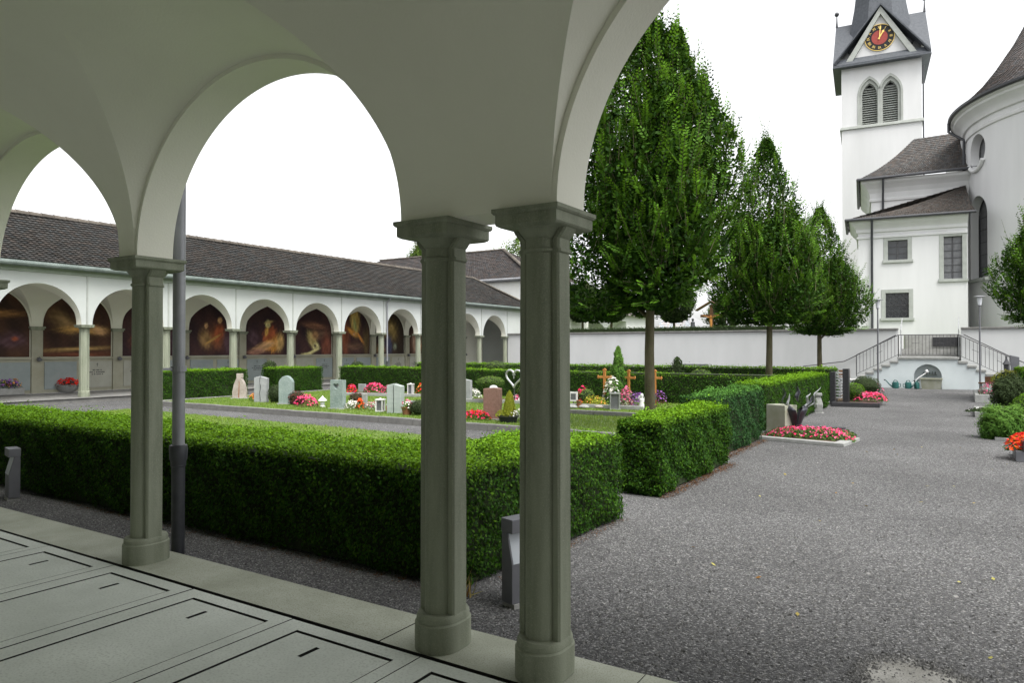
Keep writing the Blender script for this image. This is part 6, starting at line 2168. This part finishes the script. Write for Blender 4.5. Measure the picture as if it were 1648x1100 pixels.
grave_cross('tall orange brown wooden cross, leftmost of three, before the hedge', 973, 654, 61)
grave_cross('orange brown wooden cross between the thuja and the big tree trunk', 1012, 652, 57)
grave_cross('orange brown wooden cross just right of the big tree trunk', 1054, 654, 59)
c = at(1264, 628, 0.0)
grave_cross('small orange wooden cross above the hedge beside the middle tree trunk', 1264, 626, 33)
bush('thuja', 'tall narrow green thuja between the left two wooden crosses', P(995, 652), .27, .27, .78, 4200, .085, M['juniper_leaf'], zc=.82, cone=True, rough=.22, wd=.35)
sg = thing('photo_sign', 'small white framed picture sign on a stick beside red roses', 'sign', P(923, 655), 0)
MB().box(-.12, .12, -.012, .012, .14, .40).build('board', M['white_paint'], sg, local=True)
MB().box(-.075, .075, -.016, -.0125, .19, .35).build('picture', M['grey_metal'], sg, local=True)
MB().box(-.012, .012, -.01, .01, 0, .1399).build('stick', M['rail_iron'], sg, local=True)
bush('rose_bush', 'green bush of crimson roses beside the small picture sign', P(942, 654), .26, .22, .22, 600, .05, M['bush_leaf'], zc=.26)
flowers('roses', 'crimson rose heads left of the first wooden cross', P(937, 654), .30, .25, .50, ['rose_petal'], 50, .045, nl=40)
flowers('coleus', 'yellow green and orange foliage plants before the first wooden cross', P(957, 656), .75, .45, .30, ['orange_petal', 'yellow_petal'], 70, .02, lm=M['gold_leaf'], nl=500)
pot_plant('small brown pot beside the picture sign', P(932, 657), .075, .2, ['scarlet_petal'], 10, fh=.05)
for px, lab in ((921, 'pale round pebble at the left end of the cross grave'), (940, 'pale flat stone before the rose bush'), (965, 'tan stone before the first wooden cross')):
    r_ = thing('field_stone', lab, 'stone', P(px, 658), 0, 'stones edging the cross grave')
    MB().lathe([(.03, 0), (.12, .02), (.13, .05), (.08, .09), (0, .10)], (0, 0, 0), 10, sx=1.2, sy=.8).build('stone', M['light_granite'] if px < 960 else M['pink_stone'], r_, local=True, smooth=True)
flowers('lilies', 'white lily bouquet in front of the thuja', P(984, 655), .5, .35, .75, ['white_petal'], 70, .05, .09, lm=M['juniper_leaf'], nl=260)
box_lamp('grey metal grave lantern before the white lilies', P(990, 660), .22, .40, 'bright_metal')
flowers('hydrangea', 'dusty pink flowers left of the big tree trunk', P(1008, 657), .40, .35, .50, ['pink_petal', 'heather_petal'], 130, .03, lm=M['grey_foliage'])
flowers('lavender', 'violet flowers beside the white angel by the tree trunk', P(1025, 657), .45, .35, .38, ['violet_petal'], 150, .022, lm=M['grey_foliage'])
flowers('lavender', 'dark violet foliage plant right of the big tree trunk', P(1060, 655), .5, .4, .42, ['violet_petal'], 60, .025, lm=M['red_foliage'])
an = thing('angel_figure', 'small white angel figure against the big tree trunk', 'figure', P(1033, 660), 0)
MB().lathe([(.08, 0), (.075, .05), (.055, .2), (.06, .26), (.025, .30), (.045, .34), (.04, .39), (0, .42)], (0, 0, 0), 12).build('body', M['white_paint'], an, local=True, smooth=True)
MB().slab([(-.12, .03, .30), (0, .03, .18), (.12, .03, .30), (.09, .03, .36), (0, .03, .27), (-.09, .03, .36)], (0, .02, 0)).build('wing', M['white_paint'], an, local=True)
# things showing above the far hedges
bush('small_thuja', 'dark cone shaped shrub above the far hedge, left of the grey stone top', at_s(1090, 600, 25), .33, .3, .35, 900, .06, M['far_leaf'], zc=.2, cone=True)
bush('small_thuja', 'round shrub above the hedge behind the arched gravestone wall at left', at_s(434, 594, 27), .28, .26, .26, 500, .07, M['dark_bush_leaf'], zc=.05)
bush('small_thuja', 'dark little shrub against the painted arches at centre left', at_s(575, 590, 29), .30, .26, .18, 400, .07, M['dark_bush_leaf'], zc=.02)
bush('small_thuja', 'light green shrub above the hedge between the double columns', at_s(797, 592, 29), .5, .4, .22, 700, .06, M['bush_leaf'], zc=.05)
bush('small_thuja', 'yellow green shrub top over the cross hedge left of the middle trunk', at_s(1128, 603, 21), .30, .25, .14, 500, .05, M['bush_leaf'], zc=.02)
gsx = thing('gravestone', 'wide grey gravestone top showing over the far hedge', 'gravestone', at(1120, 640, 0.0) + Vector((0, 4.0, 0)), 0)
pg = at_s(1120, 588, 27.5)
gsx.location = (pg.x, pg.y, 0)
MB().box(-.48, .48, -.08, .08, 0, pg.z + .02).build('stone', M['grey_stone'], gsx, local=True, bevel=.01)
MB().box(-.50, .50, -.10, .10, pg.z + .0201, pg.z + .06).build('cap', M['grey_stone'], gsx, local=True, bevel=.01)

# --- graves along the gravel path, left side
p0 = at(1306, 712)
g1 = thing('grave_surround', 'pale stone slab frame of the grave with the metal flame sculpture', 'grave kerb', (p0.x, p0.y, ZG), R(-2))
a, b, c, d = at(1195, 706), at(1358, 721), at(1384, 711), at(1236, 692)
fr = MB()
bl_ = [a, b, c, d]
ctr = (a + b + c + d) / 4
inn = [ctr + (q - ctr) * .80 for q in bl_]
for i in range(4):
    j = (i + 1) % 4
    fr.slab([bl_[i], bl_[j], inn[j], inn[i]], (0, 0, .065))
# world-space frame, counter-turned with the thing
g1.rotation_euler = (0, 0, 0)
fr.build('kerb_slab', M['light_granite'], g1, bevel=.008)
MB().slab([q + Vector((0, 0, .0)) for q in inn], (0, 0, .045)).build('soil', M['soil'], g1)
fp = at(1300, 708)
flowers('begonias', 'pink begonia bed under the metal flame sculpture', (fp.x + .05, fp.y, ZG + .03), 1.5, .68, .20, ['pink_petal', 'rose_petal', 'pink_petal'], 620, .023, .05, rz=R(2), box=True, nl=2200)
gp = at(1258, 703)
gb_ = thing('gravestone', 'pale mossy block gravestone behind the metal flame sculpture', 'gravestone', (gp.x, gp.y, ZG), R(-30))
MB().box(-.22, .22, -.16, .16, .06, .60).build('stone', M['mossy_stone'], gb_, local=True, bevel=.006)
MB().box(-.19, .19, -.13, .13, -.02, .0599).build('base', M['black_granite'], gb_, local=True)
sp = at(1282, 705)
sc_ = thing('flame_sculpture', 'dark metal bud sculpture with curling silver flames above pink begonias', 'sculpture', (sp.x, sp.y, ZG), 0)
sc_.scale = (1.22, 1.22, .84)
rx_ = _Rt
for k, (ang, wid) in enumerate([(YAW - .25, 1.0), (YAW + math.pi - .1, 1.0), (YAW + 1.6, .6)]):
    sh_ = MB()
    rings = []
    for i in range(15):
        t = i / 14
        z = .08 + (.62 if k < 2 else .5) * t
        r_ = .03 + .165 * (t ** 1.35) * (1 if t < .86 else 1 - (t - .86) * 3.4)
        half = (1.05 + .32 * math.sin(math.pi * min(1, t * .9))) * wid * (1 if t < .9 else 1 - (t - .9) * 6)
        ring = []
        for jj in range(9):
            aa = ang + half * (jj / 4 - 1)
            ring.append((r_ * math.cos(aa), r_ * math.sin(aa), z + .03 * math.cos(math.pi * (jj / 4 - 1) / 2) * t))
        for jj in range(8, -1, -1):
            aa = ang + half * (jj / 4 - 1)
            ring.append(((r_ - .012) * math.cos(aa), (r_ - .012) * math.sin(aa), z + .03 * math.cos(math.pi * (jj / 4 - 1) / 2) * t))
        rings.append(ring)
    sh_.loft(rings)
    sh_.build('petal', M['dark_metal'], sc_, local=True, smooth=True, sharp=50)
MB().lathe([(.03, .0), (.035, .1), (.05, .16)], (0, 0, 0), 12).build('stem', M['dark_metal'], sc_, local=True, smooth=True)
FL = [([(-.10, .66), (-.22, .80), (-.17, .98), (-.23, 1.14)], [.02, .022, .018, .004], 'dark_metal'),
      ([(-.10, .66), (-.14, .74), (-.11, .88), (-.105, .98)], [.03, .045, .03, .004], 'bright_metal'),
      ([(.02, .80), (.0, .90), (.03, 1.02), (.015, 1.14)], [.02, .07, .06, .006], 'dark_metal'),
      ([(.10, .66), (.17, .76), (.16, .90), (.22, .99)], [.03, .045, .035, .006], 'bright_metal'),
      ([(.14, .64), (.27, .78), (.27, .95), (.37, 1.12)], [.02, .026, .028, .006], 'bright_metal'),
      ([(.16, .70), (.22, .82), (.24, .92)], [.03, .05, .02], 'dark_metal')]
for pts, rad, m_ in FL:
    vs = []
    n = len(pts)
    fine, fr_ = [], []
    for i in range(4 * (n - 1) + 1):
        t = i / 4
        k = min(int(t), n - 2)
        f = t - k
        f2 = f * f * (3 - 2 * f)
        x = pts[k][0] + (pts[k + 1][0] - pts[k][0]) * f2
        z = pts[k][1] + (pts[k + 1][1] - pts[k][1]) * f
        q = rx_ * x + Vector((0, 0, z))
        fine.append(q)
        fr_.append(rad[k] + (rad[k + 1] - rad[k]) * f)
    MB().tube(fine, fr_, 8, flat=.35).build('flame', M[m_], sc_, local=True, smooth=True)
dp_ = at(1350, 704)
ds = thing('bird_bath', 'small dark dish on a low foot at the right end of the begonia bed', 'dish', (dp_.x, dp_.y, ZG), 0)
MB().lathe([(.05, .02), (.035, .06), (.03, .13), (.06, .142)], (0, 0, 0), 14).build('foot', M['cast_iron'], ds, local=True, smooth=True)
MB().lathe([(.05, .1421), (.12, .16), (.125, .18), (.10, .175), (0, .165)], (0, 0, 0), 18).build('bowl', M['cast_iron'], ds, local=True, smooth=True)
op = at(1317, 665)
ob_ = thing('stone_bollard', 'slim grey stone marker with a flared head by the hedge foot', 'marker', (op.x, op.y, ZG), R(10))
MB().loft([[(-r_, -r_, z), (r_, -r_, z), (r_, r_, z), (-r_, r_, z)] for r_, z in ((.085, 0), (.10, .08), (.11, .22), (.06, .40), (.055, .44))]).build('post', M['light_granite'], ob_, local=True, bevel=.01)
MB().box(-.09, .09, -.09, .09, .4401, .51).build('head', M['light_granite'], ob_, local=True, bevel=.01)
MB().box(-.13, .13, -.13, .13, -.02, .012).build('base', M['light_granite'], ob_, local=True)
# dark granite grave with ladder stele
q0 = at(1344, 652)
lg_ = thing('gravestone', 'two black granite slabs joined by pale rungs, beside ball bushes at the path', 'gravestone', (q0.x, q0.y, ZG), R(0))
MB().box(-.12, .02, -.14, .14, 0, .98).build('slab', M['black_granite'], lg_, local=True, bevel=.006)
MB().box(.17, .34, .25, .5, 0, 1.06).build('slab', M['black_granite'], lg_, local=True, bevel=.006)
for k in range(9):
    MB().box(.0205, .1695, .02, .40, .20 + .09 * k, .235 + .09 * k).build('rung', M['grey_stone'], lg_, local=True)
kb = MB()
c0, c1, c2_, c3 = at(1338, 655), at(1416, 657), at(1424, 640), at(1352, 637)
ctr = (c0 + c1 + c2_ + c3) / 4
o4 = [c0, c1, c2_, c3]
i4 = [ctr + (q - ctr) * .86 for q in o4]
for i in range(4):
    j = (i + 1) % 4
    kb.slab([o4[i], o4[j], i4[j], i4[i]], (0, 0, .12))
gk = thing('grave_surround', 'black granite kerb round the grave with two ball bushes', 'grave kerb', ctr, 0)
kb.build('kerb_slab', M['black_granite'], gk, bevel=.006)
MB().slab(i4, (0, 0, .08)).build('soil', M['soil'], gk)
q = at(1375, 650)
bush('ball_bush', 'bright clipped box ball on the black granite grave', (q.x, q.y, ZG + .08), .30, .30, .28, 2600, .03, M['hedge_leaf'], rough=.025)
q = at(1393, 642)
bush('ball_bush', 'dark dome shaped bush behind the bright clipped box ball', (q.x, q.y, ZG + .05), .46, .42, .33, 2600, .04, M['dark_bush_leaf'], rough=.03, zc=.36)
q = at(1400, 651)
flowers('begonias', 'deep pink begonias at the path end of the black granite grave', (q.x, q.y, ZG + .08), .95, .5, .26, ['rose_petal', 'pink_petal'], 420, .032, .05, box=True, nl=700)
q = at(1411, 640)
flowers('begonias', 'sparse pink roses behind the deep pink begonias', (q.x, q.y, ZG + .05), .5, .4, .42, ['pink_petal'], 40, .03, .05, lm=M['red_foliage'], nl=150)
q = at(1363, 628)
bn = thing('bench', 'brown wooden bench with white ends before the left stair foot', 'bench', (q.x, q.y, ZG), R(8))
MB().box(-.30, .12, -.05, .01, .50, .80, taper=0).build('backrest', M['wood_dark'], bn, local=True)
MB().box(-.30, .45, -.45, -.051, .42, .46).build('seat', M['white_paint'], bn, local=True)
for x_ in (-.25, .36):
    MB().box(x_, x_ + .07, -.42, .0, 0, .419).build('leg', M['light_granite'], bn, local=True)


# watering cans
def can(p, rz, label, first=None):
    if first is None:
        r_ = thing('watering_can', label, 'watering can', p, rz, 'green watering cans by the trough')
        MB().lathe([(.10, 0), (.125, .02), (.13, .20), (.115, .25), (.06, .27)], (0, 0, 0), 16, sy=.75).build('body', M['can_green'], r_, local=True, smooth=True)
        MB().tube([(-.10, 0, .06), (-.22, 0, .16), (-.33, 0, .30), (-.38, 0, .34)], [.035, .025, .018, .016], 8).build('spout', M['can_green'], r_, local=True, smooth=True)
        MB().lathe([(.015, 0), (.04, .035), (.04, .045)], (-.40, 0, .32), 10).build('rose', M['black_plastic'], r_, local=True, smooth=True)
        MB().tube([(.09, 0, .25), (.05, 0, .33), (-.03, 0, .345), (-.08, 0, .27)], .016, 8).tube([(.12, 0, .2), (.19, 0, .2), (.19, 0, .08), (.125, 0, .05)], .015, 8).build('handle', M['can_green'], r_, local=True, smooth=True)
        return r_
    c_ = copy_tree(first)
    c_.location = p
    c_.rotation_euler = (0, 0, rz)
    return tag(c_, label)


CY = 33.82
can1 = can(Vector((-2.40, CY - .1, ZG)), R(4), 'green watering can with its spout pointing left, leftmost by the trough')
can(Vector((-1.93, CY - .12, ZG)), R(200), 'middle green watering can of three by the trough', can1)
can(Vector((-1.62, CY - .15, ZG)), R(80), 'green watering can touching the stone trough', can1)

# --- graves at the right side of the path
def kerb_box(label, pts, h, m, soil='soil', w_=.86):
    ctr = sum(pts, Vector((0, 0, 0))) / 4
    r_ = thing('grave_surround', label, 'grave kerb', ctr, 0)
    inn = [ctr + (q - ctr) * w_ for q in pts]
    k_ = MB()
    for i in range(4):
        j = (i + 1) % 4
        k_.slab([pts[i], pts[j], inn[j], inn[i]], (0, 0, h))
    k_.build('kerb_slab', m, r_, bevel=.006)
    MB().slab(inn, (0, 0, h * .75)).build('soil', M[soil], r_)
    return ctr


a = at(1569, 648)
ct = kerb_box('pale stone grave kerb with heather, farthest on the right of the path', [a, a + Vector((1.5, 0, 0)), a + Vector((1.5, 3.2, 0)), a + Vector((0, 3.2, 0))], .24, M['light_granite'])
flowers('heather', 'dusty pink heather in the farthest right grave bed', (a.x + .62, a.y + 1.0, ZG + .18), 1.1, 1.4, .42, ['heather_petal', 'pink_petal'], 260, .026, .06, lm=M['grey_foliage'], nl=500)
bush('gold_bush', 'yellow green bush behind the pink heather', (a.x + .95, a.y + 2.2, ZG + .15), .50, .45, .42, 1400, .06, M['gold_leaf'])
bn2 = thing('bench', 'brown wooden bench before the right stair foot behind the heather', 'bench', (a.x + .55, a.y + 4.3, ZG), R(0))
MB().box(-.2, .9, -.05, .01, .40, .66).build('backrest', M['wood_dark'], bn2, local=True)
MB().box(-.4, .9, -.45, -.051, .42, .46).build('seat', M['wood_dark'], bn2, local=True)
for x_ in (-.35, .78):
    MB().box(x_, x_ + .07, -.42, 0, 0, .419).build('leg', M['light_granite'], bn2, local=True)
b = at(1569, 672)
kerb_box('low grey grave kerb with a creeping plant, second on the right of the path', [b, b + Vector((1.6, 0, 0)), b + Vector((1.6, 2.0, 0)), b + Vector((0, 2.0, 0))], .13, M['light_granite'])
flowers('stonecrop', 'small dark creeping plant spilling over the low grey kerb', (b.x + .15, b.y + .25, ZG + .10), .75, .5, .12, ['white_petal'], 8, .02, .07, lm=M['dark_bush_leaf'], nl=260)
c = at(1620, 663)
bush('dark_conifer', 'dark shaggy conifer bush behind the bright juniper on the right', (c.x + .05, c.y + .3, ZG), .38, .36, .44, 8000, .065, M['dark_bush_leaf'], rough=.17, zc=.50, wd=.3)
c = at(1613, 709)
bush('juniper_bush', 'bright green feathery juniper bush by the path at right', (c.x + .02, c.y + .25, ZG), .35, .34, .33, 14000, .06, M['juniper_leaf'], rough=.18, zc=.28, wd=.24)
c = at(1640, 676)
bush('ball_bush', 'clipped green bush at the right edge above the juniper', (c.x + .2, c.y + .1, ZG), .34, .34, .32, 2200, .04, M['hedge_leaf'], rough=.03)
c = at(1601, 709)
kerb_box('thin pale grave kerb under the bright juniper', [c, c + Vector((1.6, 0, 0)), c + Vector((1.6, .8, 0)), c + Vector((0, .8, 0))], .05, M['light_granite'])
flowers('begonias', 'pale pink flowers at the right edge behind the juniper', at(1645, 700) + Vector((.1, .3, 0)), .4, .4, .35, ['white_petal', 'pink_petal'], 60, .03, .05)
c = at(1635, 744)
kerb_box('dark stone grave kerb with scarlet flowers at the right edge', [c, c + Vector((1.4, 0, 0)), c + Vector((1.4, .9, 0)), c + Vector((0, .9, 0))], .16, M['grey_metal'])
flowers('begonias', 'scarlet flower mound at the right edge of the picture', (c.x + .16, c.y + .30, ZG + .12), .62, .55, .26, ['scarlet_petal', 'red_petal'], 260, .03, .05)
gl_ = thing('grave_lantern', 'small dark square lantern before the scarlet flowers', 'lantern', (c.x + .13, c.y + .04, ZG + .16), R(10), 'grave lanterns')
MB().box(-.05, .05, -.05, .05, 0, .13).build('frame', M['black_granite'], gl_, local=True)
MB().box(-.06, .06, -.06, .06, .1301, .15).build('cap', M['black_granite'], gl_, local=True)
c = at(1624, 640)
ls = thing('lantern_figure', 'dark iron grave lantern with a pointed top near the right stair foot', 'lantern', (c.x, c.y + 1.5, ZG), 0)
MB().box(-.12, .12, -.12, .12, 0, .75).build('pedestal', M['grey_stone'], ls, local=True)
MB().lathe([(.10, .75), (.10, .80), (.06, .86), (.09, .90), (.09, 1.08), (.13, 1.10), (.05, 1.24), (.02, 1.32), (.03, 1.36), (0, 1.42)], (0, 0, 0), 6).build('lantern_body', M['cast_iron'], ls, local=True)
c = at(1637, 640)
ds_ = thing('gravestone', 'slim dark leaning gravestone near the right stair foot', 'gravestone', (c.x + .1, c.y + 2.6, ZG), R(5))
MB().slab([(-.10, -.07, 0), (.14, -.07, 0), (.10, -.07, 1.35), (-.18, -.07, 1.42)], (0, .14, 0)).build('stone', M['grey_metal'], ds_, local=True, bevel=.01)
MB().box(-.25, .25, -.15, .15, -.02, .05).build('base', M['light_granite'], ds_, local=True)
c = at(1641, 645)
wb = thing('gravestone', 'white block gravestone at the right edge beside the dark conifer', 'gravestone', (c.x + .1, c.y + .2, ZG), 0)
MB().box(-.16, .2, -.12, .12, .0, .72).build('stone', M['white_paint'], wb, local=True, bevel=.01)
MB().box(-.2, .24, -.16, .16, -.02, .03).build('base', M['light_granite'], wb, local=True)
# block beside the hedge gap
c = at(1001, 716)
gpost = thing('stone_post', 'short pale granite post in the gap between the two nearest hedges', 'post', (-3.75, 7.0, ZG), 0)
MB().box(-.09, .09, -.09, .09, 0, .52).build('post', M['light_granite'], gpost, local=True, bevel=.015)
MB().box(-.10, .10, -.10, .10, .5201, .56, taper=.02).build('cap', M['light_granite'], gpost, local=True)

# --- bowls of flowers in the mural wing
c = at(108, 631.5, WF)
bw_ = thing('flower_bowl', 'round concrete bowl of red flowers before the beige memorial plate', 'flower bowl', (c.x, c.y, WF), 0, 'planters in the mural wing')
MB().lathe([(.20, 0), (.33, .12), (.40, .26), (.385, .26), (.33, .20), (0, .20)], (0, 0, 0), 24).build('bowl', M['concrete'], bw_, local=True, smooth=True)
foliage_patch(bw_, .80, .80, .20, 300, .06, M['red_foliage'], z0=.2)
blossoms(bw_, .80, .80, .27, 220, .035, M['red_petal'], z0=.2)
c = at(8, 636, WF)
bx_ = thing('flower_box', 'pale square planter of violet and orange flowers at the left edge', 'flower box', (c.x, c.y, WF), R(0), 'planters in the mural wing')
MB().box(-.30, .30, -.45, .45, 0, .22).build('planter', M['concrete'], bx_, local=True, bevel=.02)
foliage_patch(bx_, .7, 1.0, .30, 260, .07, M['dark_bush_leaf'], z0=.2)
for pm, cy_ in (('violet_petal', -.1), ('orange_petal', .2), ('violet_petal', .1), ('yellow_petal', -.2)):
    blossoms(bx_, .6, .6, .30, 50, .04, M[pm], z0=.2, cy=cy_)
